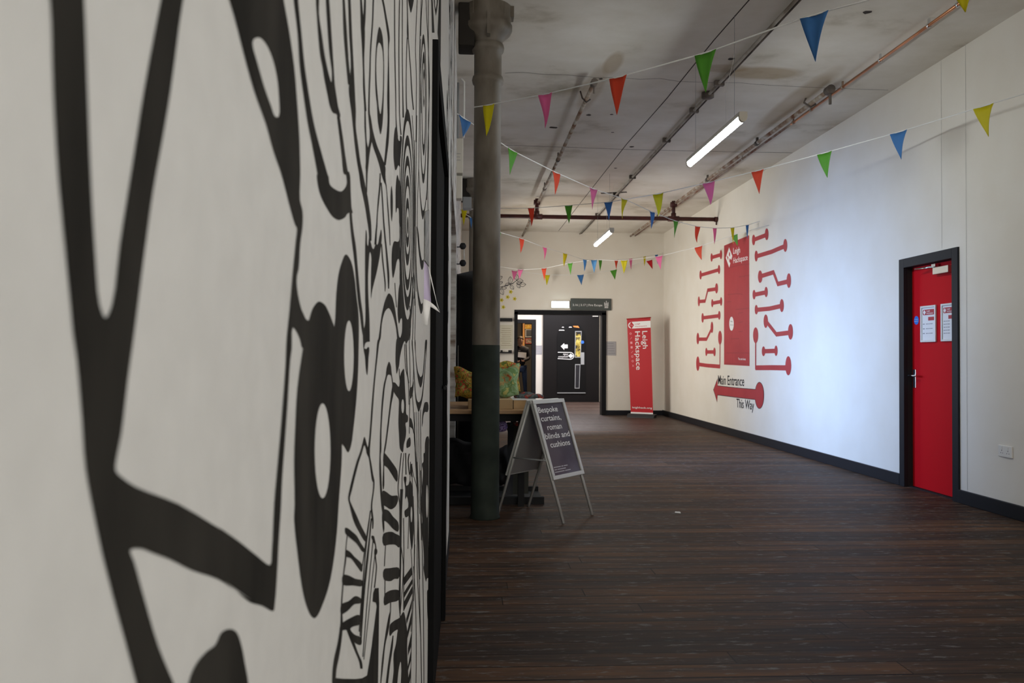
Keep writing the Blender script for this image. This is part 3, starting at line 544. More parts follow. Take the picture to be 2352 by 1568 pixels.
# ================================================================= TABLE AND THINGS ON IT
TY0, TY1 = 6.5, 7.75; tz = .765
tb = thing('work_table','long oak topped table on black legs behind the column','table',(-.2,7.1,0))
def rel(a): return (a[0]+.2,a[1]-7.1,a[2])
MB().box(rel((-1.3,TY0,tz-.03)),rel((.56,TY1,tz))).build('table_top','wood',tb,bevel=.003)
MB().box(rel((-1.2,TY0+.05,tz-.09)),rel((.52,TY1-.05,tz-.03))).build('apron','blackmat',tb)
for x in (-1.15,.42):
    for y in (TY0+.06,TY1-.11): MB().box(rel((x,y,0)),rel((x+.05,y+.05,tz-.09))).build('leg','blackmat',tb)
# cardboard box
cb = thing('cardboard_box','low cardboard box on the table carrying the cushions','box')
a, b = onY(1075,946,6.62), onY(1178,911,6.62)
MB().box((a.x,6.62,tz),(b.x,7.05,b.z-.02)).build('carton','card',cb,bevel=.004)
bz = b.z-.02
wt = MB().box((b.x+.01,6.68,tz),(b.x+.17,6.95,tz+.07)).build('wooden_block',noisy('pale_pine',[(.4,(.58,.40,.20)),(.6,(.66,.48,.27))],ns=6,rough=.6)); tag(wt,'pale wooden block on the table right of the cardboard box','block')
wp = MB().box((b.x+.0,6.66,tz+.0705),(b.x+.19,6.97,tz+.078)).build('paper_stack','white'); tag(wp,'thin stack of white paper lying on the pale wooden block','paper')
def pillow(name,label,c,sx,sz,sy,m,lean=0,rot=0,seed=1,piping=None):
    rnd = random.Random(seed); N=22; vs=[]; fs=[]
    ph = [rnd.uniform(0,6.28) for _ in range(6)]
    for side in (1,-1):
        for i in range(N+1):
            for j in range(N+1):
                u,v = i/N*2-1, j/N*2-1
                e = (max(0,(1-u**4)*(1-v**4)))**.45
                cu,cv = u*(1-.10*(1-abs(v))**1*abs(u)**3), v*(1-.10*(1-abs(u))*abs(v)**3)
                wr = .05*math.sin(5*u+ph[0])*math.sin(3*v+ph[1])+.035*math.sin(9*u+4*v+ph[2])+.03*math.sin(11*v-6*u+ph[3])
                vs.append(Vector((cu*sx, side*sy*e*(1+wr*3)+wr*.03, cv*sz+.02*math.sin(4*u+ph[4])*abs(v))))
    n=(N+1)*(N+1)
    for s in (0,1):
        for i in range(N):
            for j in range(N):
                q=(s*n+i*(N+1)+j, s*n+(i+1)*(N+1)+j, s*n+(i+1)*(N+1)+j+1, s*n+i*(N+1)+j+1); fs.append(q if s else q[::-1])
    R = Matrix.Translation(c) @ Matrix.Rotation(rot,4,'Z') @ Matrix.Rotation(lean,4,'X')
    o = MB().add([R@v for v in vs],fs,True).build(name,m); tag(o,label,'cushion',group='printed cushions' if name=='cushion' else 'dark bags under the table'); return o
c = onY(1150,881,6.85)+Vector((0,0,.022)); pillow('cushion','green and pink leaf print cushion leaning on the box, right of column',c,.155,.135,.055,'fabgreen',lean=-.22,rot=-.12,seed=3)
c = onY(1084,884,6.74); o = pillow('cushion','gold and red jungle print cushion leaning left of the column',c+Vector((0,0,.012)),.15,.125,.06,'fabgold',lean=-.15,rot=.3,seed=5)
c = onY(1150,862,7.05); pillow('cushion','dark gold print cushion standing behind the green cushion',c,.17,.115,.05,'fabgold',lean=-.1,rot=-.05,seed=8)
fb = MB(); 
c = onY(1218,913,6.85)
vs=[];fs=[];N=16
for i in range(N+1):
    for j in range(N):
        u=i/N; t_=2*math.pi*j/N; r=.055*(1+.25*math.sin(3*t_+u*9))*(math.sin(math.pi*min(max(u,.04),.96))**.4)
        vs.append((c.x-.13+u*.24, c.y+math.cos(t_)*r*1.3, max(tz+.079,c.z+.0+math.sin(t_)*r*.75-.0)))
for i in range(N):
    for j in range(N): fs.append((i*N+j,i*N+(j+1)%N,(i+1)*N+(j+1)%N,(i+1)*N+j))
o = fb.add(vs,fs,True).build('fabric_bundle','fabgrey'); tag(o,'crumpled dark grey and red fabric bundle at the table end','fabric')
# beneath the table
fr = MB().tube([onY(1141,980,6.75),onY(1157,978,6.8)],[.045,.045],14).build('fabric_roll','fabpurple'); tag(fr,'purple striped fabric roll hanging under the table top','fabric')
fr2 = MB().tube([onY(1166,980,7.12),onY(1202,977,7.15)],[.04,.035],14).build('fabric_roll','fabgrey'); tag(fr2,'grey patterned fabric roll beside the purple one under the table','fabric')
tr = thing('storage_trolley','low black wheeled trolley under the table holding leaning dark boards','trolley')
a, b = onY(1100,1160,6.62), onY(1251,1143,6.62)
MB().box((-.5,6.66,a.z),(b.x,6.72,b.z)).box((-.5,7.2,a.z),(b.x,7.26,b.z)).box((-.5,6.72,a.z),(b.x,7.2,a.z+.02)).build('base_frame','blackmat',tr)
for x in (b.x-.08,-.4):
    for y in (6.70,7.22): MB().tube([(x-.012,y,.022),(x+.012,y,.022)],.022,12).build('castor','blackmat',tr)
for i,(x0,x1) in enumerate(((1166,1178),(1176,1190),(1189,1203),(1203,1215))):
    p0,p1 = onY(x0,1098,6.95),onY(x1,1146,6.72)
    o = MB().prism([(p0.x,6.97+i*.02,.60),(p0.x+.05,6.97+i*.02,.60),(p1.x+.0,6.74+i*.02,b.z+.004),(p1.x-.05,6.74+i*.02,b.z+.004)],(0,.012,0)).build('display_board',mat('dark_board_%d'%i,(.02+.012*(i%2),.02+.012*(i%2),.024),.5)); tag(o,['leftmost','second from left','third from left','rightmost'][i]+' narrow dark board leaning on the trolley under the table','board','boards on the trolley')
bg = pillow('storage_bag','dark bulky bag standing under the table left of the column',Vector((-.02,7.47,.23)),.2,.22,.14,mat('black_cloth',(.014,.014,.016),.8),seed=11); bg['category']='bag'
bg = pillow('storage_bag','dark bag under the table just right of the column',Vector((.33,7.45,.20)),.13,.19,.10,mat('black_cloth_b',(.018,.017,.02),.8),seed=12); bg['category']='bag'
# ================================================================= A-BOARD
ab = thing('a_board_sign','silver framed pavement sign advertising bespoke curtains beside the column','sign')
FL, FR = Vector((.70,5.86,0)), Vector((.975,6.20,0)); RL, RR = Vector((.235,6.235,0)), Vector((.50,6.56,0))
w_ = (FR-FL); w_.normalize(); TL, TR_ = onY(1228,929,6.03), onY(1290,925,6.33)
TL = Vector((.475,6.04,.862)); TR_ = TL+w_*(FR-FL).length*.98
def sidepanel(Ta,Tb,Fa,Fb,front):
    da, db = (Fa-Ta), (Fb-Tb); n = (Tb-Ta).cross(da).normalized()
    if n.z < 0: n = -n
    ft = .655
    a0,b0 = Ta+n*.006,Tb+n*.006; a1,b1 = Ta+da*ft+n*.006, Tb+db*ft+n*.006
    wv = (b0-a0).normalized(); dv = (a1-a0).normalized(); W = (b0-a0).length; L_ = (a1-a0).length
    def P(u,v,h=0): return a0+wv*u+dv*v+n*h
    suffix = ''
    for (u,Fx,Tx) in ((.012,Fa,Ta),(W-.012,Fb,Tb)):
        p = P(u,.01,-.012); q = P(u,(Fx-Tx).length-.004,-.012)
        MB().tube([p,q],.0115,4).build('leg','alu',ab)
    fw = .030
    q = MB()
    for (u0,u1,v0,v1) in ((0,fw,fw,L_-fw),(W-fw,W,fw,L_-fw),(0,W,0,fw),(0,W,L_-fw,L_)):
        q.prism([P(u0,v0,0),P(u1,v0,0),P(u1,v1,0),P(u0,v1,0)], n*.014)
    q.build('snap_frame','alu',ab,bevel=.003)
    MB().prism([P(.01,.01,-.002),P(W-.01,.01,-.002),P(W-.01,L_-.01,-.002),P(.01,L_-.01,-.002)],n*.004).build('back_panel',mat('grey_back_sheet',(.22,.21,.20),.55),ab)
    return P,W,L_,wv,dv,n,fw
P,W,L_,wv,dv,n,fw = sidepanel(TL,TR_,FL,FR,True)
po = MB().prism([P(fw*.8,fw*.8,.0025),P(W-fw*.8,fw*.8,.0025),P(W-fw*.8,L_-fw*.8,.0025),P(fw*.8,L_-fw*.8,.0025)],n*.002).build('poster',noisy('charcoal_poster',[(.4,(.055,.045,.055)),(.6,(.09,.075,.085))],ns=4,rough=.22),ab)
for k,(s,v,x0,wd) in enumerate((('Bespoke',.135,.085,.64),('curtains,',.245,.10,.66),('roman',.36,.22,.48),('blinds and',.47,.085,.82),('cushions',.58,.17,.66))):
    text_mb(s,P(W*x0+.012,L_*v+.015,.005),wv,-dv,width=(W-.02)*wd,cap=.042).build('lettering','white',po,fix=False)
sp_ = MB()
for v,ws in ((.855,(.22,.06,.12)),(.885,(.08,.26)),(.915,(.30,.18))):      # three lines too small to read in the photo
    u = W*.12
    for q_ in ws: sp_.add([P(u,L_*v,.005),P(u+W*q_,L_*v,.005),P(u+W*q_,L_*v-.006,.005),P(u,L_*v-.006,.005)],[(0,1,2,3)]); u += W*(q_+.02)
sp_.build('small_print',mat('dim_white_print',(.45,.44,.45),.6),po,fix=False)
sidepanel(TL-(w_.cross(Vector((0,0,1))))*.02,TR_-(w_.cross(Vector((0,0,1))))*.02,RL,RR,False)
m1 = TR_+(FR-TR_)*.5; m2 = TR_+(RR-TR_)*.5
MB().tube([TL+(FL-TL)*.48-Vector((0,0,.01)),TL+(RL-TL)*.48-Vector((0,0,.01))],.006,6).build('stay_bar','steelgrey',ab)
MB().tube([m1,m2],.006,6).build('stay_bar','steelgrey',ab)
MB().tube([TL-w_*.003+Vector((-.008,-.0,-.01)),TR_+w_*.003+Vector((-.008,0,-.01))],.014,8).build('hinge_rod','alu',ab)
# ================================================================= ROLLER BANNER
rb = thing('roller_banner','tall red and white roller banner stand in the back right corner','banner')
BL, BR = onZ(1449,953,.05), onZ(1500,950,.05)
BL = Vector((onY(1449,900,16.45).x,16.45,.075)); BR = Vector((onY(1500,900,16.2).x,16.2,.075))
tl = onY(1440,733,16.52); tr2 = onY(1494,729.5,16.27)
U = BR-BL
def BP(u,v,h=0):   # u across 0..1, v down from top 0..1
    top = tl+(tr2-tl)*u; bot = BL+(BR-BL)*u; p = top+(bot-top)*v
    return p+Vector((-.35,-.94,0)).normalized()*h
MB().prism([BP(0,0),BP(1,0),BP(1,1),BP(0,1)],Vector((.003,.008,0))).build('banner_sheet','bannerred',rb)
MB().tube([BP(-.01,-.002,.002),BP(1.02,-.002,.002)],.012,8).build('top_rail',mat('dark_red_rail',(.35,.02,.02),.4),rb)
bb = MB(); bd_ = U.normalized(); bn = bd_.cross(Vector((0,0,1)))
c0 = BL-bd_*.05; c1 = BR+bd_*.05
bb.prism([c0+bn*.10-Vector((0,0,.075)),c1+bn*.10-Vector((0,0,.075)),c1+bn*.06-Vector((0,0,.005)),c0+bn*.06-Vector((0,0,.005))],-bn*.16).build('base_cassette',mat('dark_grey_plastic',(.03,.03,.032),.35),rb,bevel=.008)
MB().tube([BP(.5,.99,-.03),BP(.5,.01,-.03)],.012,8).build('support_pole','alu',rb)
MB().prism([BP(0,.985,.004),BP(1,.985,.004),BP(1,1,.004),BP(0,1,.004)],Vector((.001,.002,0))).build('hem','white',rb)
wm = MB()
cap_ = [BP(.20-.155*math.sin(math.pi*i/10),.0665-.0355*math.cos(math.pi*i/10),.004) for i in range(11)]
wm.add(cap_+[BP(1,.102,.004),BP(1,.031,.004)],[tuple(range(13))])
up = -(BP(.5,1)-BP(.5,0)).normalized(); ax = (tr2-tl).normalized(); WB = (tr2-tl).length; HB = (BP(.5,1)-BP(.5,0)).length
text_mb('Leigh',BP(.64,.135,.005),-up,ax,width=HB*.185,cap=WB*.21,mb=wm,spacing=1.05); text_mb('Hackspace',BP(.33,.135,.005),-up,ax,width=HB*.405,cap=WB*.21,mb=wm,spacing=1.05)
text_mb('leighhack.org',BP(.08,.945,.006),BP(1,.945)-BP(0,.945),up,width=WB*.84,cap=HB*.018,mb=wm); wm.build('white_print','white',rb,fix=False)
rm = MB()
def dia(mb,u,v,r,f,h): mb.add([f(u-r,v,h),f(u,v+r*WB/HB*1.35,h),f(u+r,v,h),f(u,v-r*WB/HB*1.35,h)],[(0,1,2,3)])
dia(rm,.185,.0665,.11,BP,.005); text_mb('Leigh',BP(.34,.062,.005),ax,up,width=WB*.22,cap=HB*.013,mb=rm); text_mb('Hackspace',BP(.34,.088,.005),ax,up,width=WB*.50,cap=HB*.013,mb=rm); rm.build('red_print','bannerred',rb,fix=False)
im = MB()
dia(im,.155,.064,.022,BP,.0056); dia(im,.215,.070,.022,BP,.0056)
for i in range(8):
    v = .155+i*.0487; u=.135+.012*i*.6; r=.045; k = WB/HB
    if i in (2,3): 
        im.add([BP(u-r,v-r*k,.004),BP(u+r,v-r*k,.004),BP(u+r,v+r*k,.004),BP(u-r,v+r*k,.004)],[(0,1,2,3)])
    elif i in (0,5,6):
        o_=[BP(u+math.cos(t)*r,v+math.sin(t)*r*k,.004) for t in [j*math.pi/6 for j in range(12)]]; i_=[BP(u+math.cos(t)*r*.6,v+math.sin(t)*r*k*.6,.004) for t in [j*math.pi/6 for j in range(12)]]
        im.add(o_+i_,[(j,(j+1)%12,12+(j+1)%12,12+j) for j in range(12)])
    else:
        im.add([BP(u-r,v+r*k,.004),BP(u-r*.6,v+r*k,.004),BP(u+r,v-r*k*.6,.004),BP(u+r,v-r*k,.004)],[(0,1,2,3)])
        if i==7: im.add([BP(u-r,v-r*k,.004),BP(u-r*.6,v-r*k,.004),BP(u+r,v+r*k,.004),BP(u+r*.6,v+r*k,.004)],[(0,1,2,3)])
im.build('icons',mat('pale_pink_print',(.75,.30,.32),.6),rb,fix=False)
# ================================================================= BACK WALL THINGS
def YBp(x,y,d=.002): return onY(x,y,YB-d)
ex = thing('exit_light','glowing rectangular emergency exit light above the back doorway','light')
a,b = YBp(1266,707), YBp(1307,692); gl = mat('lit_exit_panel',(.8,.95,.95),.4,emit=(.72,.95,1.0),es=5)
box('case',(a.x,YB-.06,a.z),(b.x,YB,b.z),'plastic',ex,bevel=.006); box('lit_panel',(a.x+.008,YB-.066,a.z+.008),(b.x-.008,YB-.06,b.z-.006),gl,ex)
gm_ = mat('lit_pale_green_symbol',(.3,.8,.75),.4,emit=(.30,.85,.80),es=4); sy = MB(); w3=b.x-a.x; h3=b.z-a.z
sy.box((a.x+w3*.12,YB-.0675,a.z+h3*.25),(a.x+w3*.24,YB-.066,b.z-h3*.2)).box((a.x+w3*.44,YB-.0675,a.z+h3*.3),(a.x+w3*.56,YB-.066,b.z-h3*.25)).build('symbol',gm_,ex)
ds = thing('direction_sign','dark grey hanging-style wall sign reading Fire Escape right of the exit light','sign')
a,b = YBp(1310,712), YBp(1404,686)
box('sign_plate',(a.x,YB-.03,a.z),(b.x,YB-.005,b.z),mat('slate_sign',(.075,.085,.080),.5),ds,bevel=.012)
tm = MB(); text_mb('3.16 | 3.17 | Fire Escape',(YBp(1315,702).x,YB-.0315,YBp(1315,702.5).z),(1,0,0),(0,0,1),width=YBp(1383,700).x-YBp(1315,700).x,cap=.042,mb=tm)
ic = lambda x,y: YBp(x,y,.0315)
def bar(mb,x0,x1,y0,y1,f=ic): mb.add([f(x0,y1),f(x1,y1),f(x1,y0),f(x0,y0)],[(0,1,2,3)])
bar(tm,1388,1389.3,694,703); bar(tm,1396,1397.3,694,703); bar(tm,1392,1393.2,690.5,703); bar(tm,1389,1396.5,699,703); bar(tm,1388.5,1397,704,705.2); bar(tm,1388.5,1397,706,707.2); bar(tm,1390,1391,696,703); bar(tm,1394,1395,696,703)
tm.build('lettering','white',ds,fix=False)
def paper(name,label,x0,x1,y0,y1,m,Y=YB,cat='notice',lines=4,lc='grey_txt'):
    t = thing(name,label,cat); a,b = onY(x0,y1,Y-.004), onY(x1,y0,Y-.004)
    box('sheet',(a.x,Y-.006,a.z),(b.x,Y-.001,b.z),m,t); q = MB()
    for i in range(lines):
        z = b.z-(b.z-a.z)*(.15+.7*i/max(1,lines-1)); w0=random.uniform(.1,.2); w1=random.uniform(.75,.92)
        q.box((a.x+(b.x-a.x)*w0,Y-.0068,z-.004),(a.x+(b.x-a.x)*w1,Y-.0062,z+.004))
    q.build('printed_lines',lc,t,fix=False); return t,a,b
greyp = mat('grey_paper',(.40,.39,.40),.7)
t,a,b = paper('wall_notice','pale grey paper notice on the back wall right of the doorway',1392,1415,784,816,greyp,lines=5)
paper('wall_notice','small grey notice on the white lobby wall left of the black door',1231,1245,793,814,greyp,Y=LY,lines=4)
pp = mat('floral_poster',(.60,.57,.45),.7)
paper('wall_poster','cream lettered poster between two black ledges on the back wall',1146,1178,746,801,pp,cat='poster',lines=9,lc=mat('faded_brown_print',(.25,.20,.12),.7))
paper('wall_poster','narrow strip of a second poster beside the column on the back wall',1139,1145,752,786,mat('tan_paper',(.45,.36,.28),.7),cat='poster',lines=3)
s1 = thing('picture_ledge','upper black wall ledge above the poster on the back wall','shelf'); a,b = YBp(1136,738), YBp(1176,731)
box('ledge',(a.x,YB-.12,a.z),(b.x,YB,b.z),'blackmat',s1)
s2 = thing('picture_ledge','lower black wall ledge with raised ends below the poster','shelf'); a,b = YBp(1136,811), YBp(1175,808)
box('ledge',(a.x,YB-.12,a.z),(b.x,YB,b.z),'blackmat',s2)
for (x0,x1) in ((1149,1154),(1167,1175)): p,q=YBp(x0,808),YBp(x1,804); box('upstand',(p.x,YB-.12,p.z),(q.x,YB-.09,q.z),'blackmat',s2)
# painted branch
br = thing('branch_mural','black line drawing of a leafy branch with yellow flowers painted on back wall','mural')
bm_ = MB(); f2 = lambda x,y: YBp(x,y,.0015)
def ln(mb,pts,wd,f=f2,closed=False):
    P_=[f(*p) for p in pts]
    for p,q in zip(P_,P_[1:]+([P_[0]] if closed else [])):
        d=(q-p); nrm=Vector((-d.z,0,d.x)).normalized()*wd/2; mb.add([p-nrm,q-nrm,q+nrm,p+nrm],[(0,1,2,3)])
def leaf(cx,cy,L_,ang,wd=.32):
    c,s=math.cos(ang),math.sin(ang); pts=[]
    for k in range(13):
        t=k/12; x=L_*t; y=math.sin(math.pi*t)*L_*wd; pts.append((cx+c*x-s*y,cy+s*x+c*y))
    for k in range(11,0,-1):
        t=k/12; x=L_*t; y=-math.sin(math.pi*t)*L_*wd*.8; pts.append((cx+c*x-s*y,cy+s*x+c*y))
    ln(bm_,pts,.009,closed=True); ln(bm_,[(cx,cy),(cx+c*L_*.9,cy+s*L_*.9)],.006)
ln(bm_,[(1136,664),(1146,660),(1158,657),(1168,654),(1178,650),(1187,644)],.012); ln(bm_,[(1168,654),(1180,651)],.008)
for a_ in ((1171,652,17,-1.5),(1187,644,15,-1.7),(1187,643,15,.15),(1172,654,13,.9),(1186,650,13,-.1),(1188,651,12,1.0),(1192,653,16,0.0),(1152,660,12,.1),(1146,661,13,1.9),(1150,662,16,1.2),(1140,665,14,1.3),(1142,640,13,-.4),(1143,650,12,-.2),(1138,632,13,-.8),(1160,656,11,-.6)): leaf(*a_)
bm_.build('branch_lines','txt',br,fix=False)
for (x,y) in ((1173,670),(1166,682),(1182,686),(1152,689),(1156,705)):
    c=YBp(x,y,.002); fm=MB(); pts=[c+Vector((math.cos(t)*.035*(1+.3*math.cos(5*t)),0,math.sin(t)*.035*(1+.3*math.cos(5*t)))) for t in [i*math.pi/15 for i in range(30)]]
    o=fm.add(pts,[tuple(range(30))]).build('flower',mat('yellow_paint',(.62,.52,.03),.7) if 'yellow_paint' not in bpy.data.materials else bpy.data.materials['yellow_paint'],br,fix=False)
    q=MB().add([c+Vector((math.cos(t)*.011,-.0006,math.sin(t)*.011)) for t in [i*math.pi/5 for i in range(10)]],[tuple(range(10))]).build('flower_centre','txt',o,fix=False)
# ================================================================= RIGHT WALL GRAPHIC
wg = thing('wall_graphic','red circuit chip wall graphic with traces on the bright right wall','mural')
GX = XR-.002
def G(x,y,d=0): return onX(x,y,GX-d)
def gz(x,y,s=6.032): return (1590+x/s, 500+y/s)      # coordinates read in an enlarged crop
def gz2(x,y,s=6.032): return (1590+x/s, 720+y/s)
MB().add([G(1663,564),G(1663,837),G(1721.5,840.3),G(1720.5,540)],[(0,1,2,3)]).build('chip_panel','red',wg,fix=False)
dl_ = MB()   # faint darker tracks on the chip
for pts in ([(500,695),(640,655),(790,640)],[(650,820),(760,800),(790,795)],[(490,1065),(620,1050),(700,1060)],[(480,1165),(540,1160)],[(600,1270),(700,1262),(790,1250)],[(640,1350),(640,1320),(700,1310)],[(640,1450),(700,1440)]):
    q=[G(*gz(*p),.0006) for p in pts]
    for a,b in zip(q,q[1:]): d=(b-a); nn=Vector((0,-d.z,d.y)).normalized()*.006; dl_.add([a-nn,b-nn,b+nn,a+nn],[(0,1,2,3)])
for pts in ([(640,250),(700,245)],[(530,350),(650,345),(655,440)],[(470,545),(790,545)],[(560,545),(560,690)],[(450,690),(790,700)]):
    q=[G(*gz2(*p),.0006) for p in pts]
    for a,b in zip(q,q[1:]): d=(b-a); nn=Vector((0,-d.z,d.y)).normalized()*.006; dl_.add([a-nn,b-nn,b+nn,a+nn],[(0,1,2,3)])
dl_.build('chip_tracks',mat('darker_red_print',(.30,.02,.03),.5),wg,fix=False)
def trace(name, crop, pads, path, wd):
    """pads: (x, y, half width, half height); path: centre line in crop px; wd: half thickness px (vertical)"""
    mb = MB(); k=6.032
    for j_,(x,y,hw,hh) in enumerate(pads):
        mb.add([G(*crop(x+math.cos(t)*hw,y+math.sin(t)*hh),.0004+.0002*j_) for t in [i*math.pi/14 for i in range(28)]],[tuple(range(28))])
    TC[0]+=1; P_=[G(*crop(*p),.0001*(1+TC[0]%2)) for p in path]; n=len(P_); lft=[];rgt=[]
    for i,p in enumerate(P_):
        d0=(P_[i]-P_[i-1]).normalized() if i else None; d1=(P_[i+1]-P_[i]).normalized() if i<n-1 else None
        d=((d0 or d1)+(d1 or d0)).normalized(); nn=Vector((0,-d.z,d.y)); c=nn.dot(Vector((0,-(d1 or d0).z,(d1 or d0).y)))
        hw=wd/max(.5,c); lft.append(p+nn*hw); rgt.append(p-nn*hw)
    for i in range(n-1): mb.add([lft[i],lft[i+1],rgt[i+1],rgt[i]],[(0,1,2,3)])
    return mb.build(name,'red',wg,fix=False)
T = .030; TC = [0]
TR = [(gz,[(268,550,15,58),(397,510,16,64)],[(268,550),(397,512)]),
 (gz,[(115,792,16,62),(370,715,16,63)],[(115,795),(370,720)]),
 (gz,[(91,1157,14,69),(336,977,20,71)],[(91,1160),(178,1153),(213,1003),(336,985)]),
 (gz,[(277,1183,15,56),(399,1158,15,60)],[(277,1183),(399,1160)]),
 (gz,[(143,1386,16,67),(374,1351,17,61)],[(143,1386),(374,1357)]),
 (gz2,[(77,345,18,80),(272,190,18,78)],[(77,354),(198,354),(265,215)]),
 (gz2,[(195,530,14,57),(307,530,16,60)],[(195,531),(307,531)]),
 (gz,[(850,307,22,74),(1031,228,25,82)],[(850,305),(1031,236)]),
 (gz,[(886,530,22,76),(1288,382,27,90)],[(886,535),(1100,470),(1288,390)]),
 (gz,[(940,815,30,86),(1337,870,30,101)],[(940,812),(1125,755),(1185,917),(1337,880)]),
 (gz,[(856,1064,21,66),(1023,1027,22,71)],[(856,1066),(1023,1032)]),
 (gz,[(887,1272,22,66),(1240,1215,28,90)],[(887,1275),(1070,1258),(1240,1220)]),
 (gz2,[(1018,105,30,93),(1360,252,34,108)],[(1018,100),(1165,287),(1360,262)]),
 (gz2,[(987,521,24,68),(1160,514,22,72)],[(987,521),(1160,516)])]
for crop,pads,path in TR: trace('circuit_trace',crop,pads,path,T)
trace('circuit_trace',gz2,[(384,333,26,96),(77,693,23,100)],[(77,700),(200,718),(385,733)],.032)
trace('circuit_trace',gz2,[],[(384,420),(382,745)],.020)
trace('circuit_trace',gz2,[(878,300,36,110),(1330,722,40,132)],[(875,750),(1100,748),(1330,752)],.034)
trace('circuit_trace',gz2,[],[(878,404),(878,770)],.022)
# arrow with dark outline
ol=MB(); ar=MB()
def arrow(mb,g,d):
    mb.add([G(*gz2(930+math.cos(t)*(60+g),1132+math.sin(t)*(178+g*1.6)),d+.0003) for t in [i*math.pi/20 for i in range(40)]],[tuple(range(40))])
    mb.add([G(*gz2(x,y),d) for x,y in ((350,1002-g*1.6),(600,1030-g*1.6),(900,1055-g*1.6),(900,1190+g*1.6),(600,1155+g*1.6),(350,1122+g*1.6))],[tuple(range(6))])
    mb.add([G(*gz2(x,y),d) for x,y in ((296-g,1055),(350,910-g*3),(350,1002),(350,1122),(345,1215+g*3))],[tuple(range(5))])
arrow(ol,5,0); arrow(ar,0,.0009); ol.build('arrow_outline','txt',wg,fix=False); ar.build('arrow','red',wg,fix=False)
def wtext(s,p0,p1,cap,m,d=.0007,mb=None,hgt=None):
    a,b=G(*p0,d),G(*p1,d); o_=text_mb(s,a,(b-a),(0,0,1),width=(b-a).length,cap=cap,mb=mb); return o_
z=lambda x,y:gz2(x,y)
kx=lambda p,q:(G(*q).z-G(*p).z)
wtext('Main Entrance',z(357,977),z(718,1003),kx(z(380,980),z(380,855)),'txt').build('lettering','txt',wg,fix=False)
wtext('This Way',z(612,1295),z(855,1333),kx(z(640,1298),z(640,1178)),'txt').build('lettering','txt',wg,fix=False)
lt=MB(); wtext('Leigh',gz(568,500),gz(663,483),kx(gz(590,497),gz(590,415)),'white',mb=lt); wtext('Hackspace',gz(568,630),gz(767,582),kx(gz(590,622),gz(590,548)),'white',mb=lt)
wtext('You are here',z(635,640),z(740,647),kx(z(660,640),z(660,607)),'white',mb=lt)
lt.add([G(*gz(x,y),.0007) for x,y in ((510,408),(555,530),(512,690),(464,555))],[(0,1,2,3)])
lt.add([G(*gz2(544+math.cos(t)*31,140+math.sin(t)*97),.0007) for t in [i*math.pi/14 for i in range(28)]],[tuple(range(28))]); lt.build('white_print','white',wg,fix=False)
rt=MB()
for pts in (((478,520),(500,545),(497,590),(487,560)),((512,470),(525,490),(522,540),(508,520)),((520,560),(545,590),(524,630),(512,600))): rt.add([G(*gz(*p),.0012) for p in pts],[(0,1,2,3)])
rt.build('logo_cutout','red',wg,fix=False)
bt=MB(); wtext('Main',z(532,117),z(560,118),kx(z(532,117),z(532,96)),'txt',.0012,bt); wtext('Entrance',z(526,163),z(570,165),kx(z(532,163),z(532,144)),'txt',.0012,bt); bt.build('lettering','grey_txt',wg,fix=False)
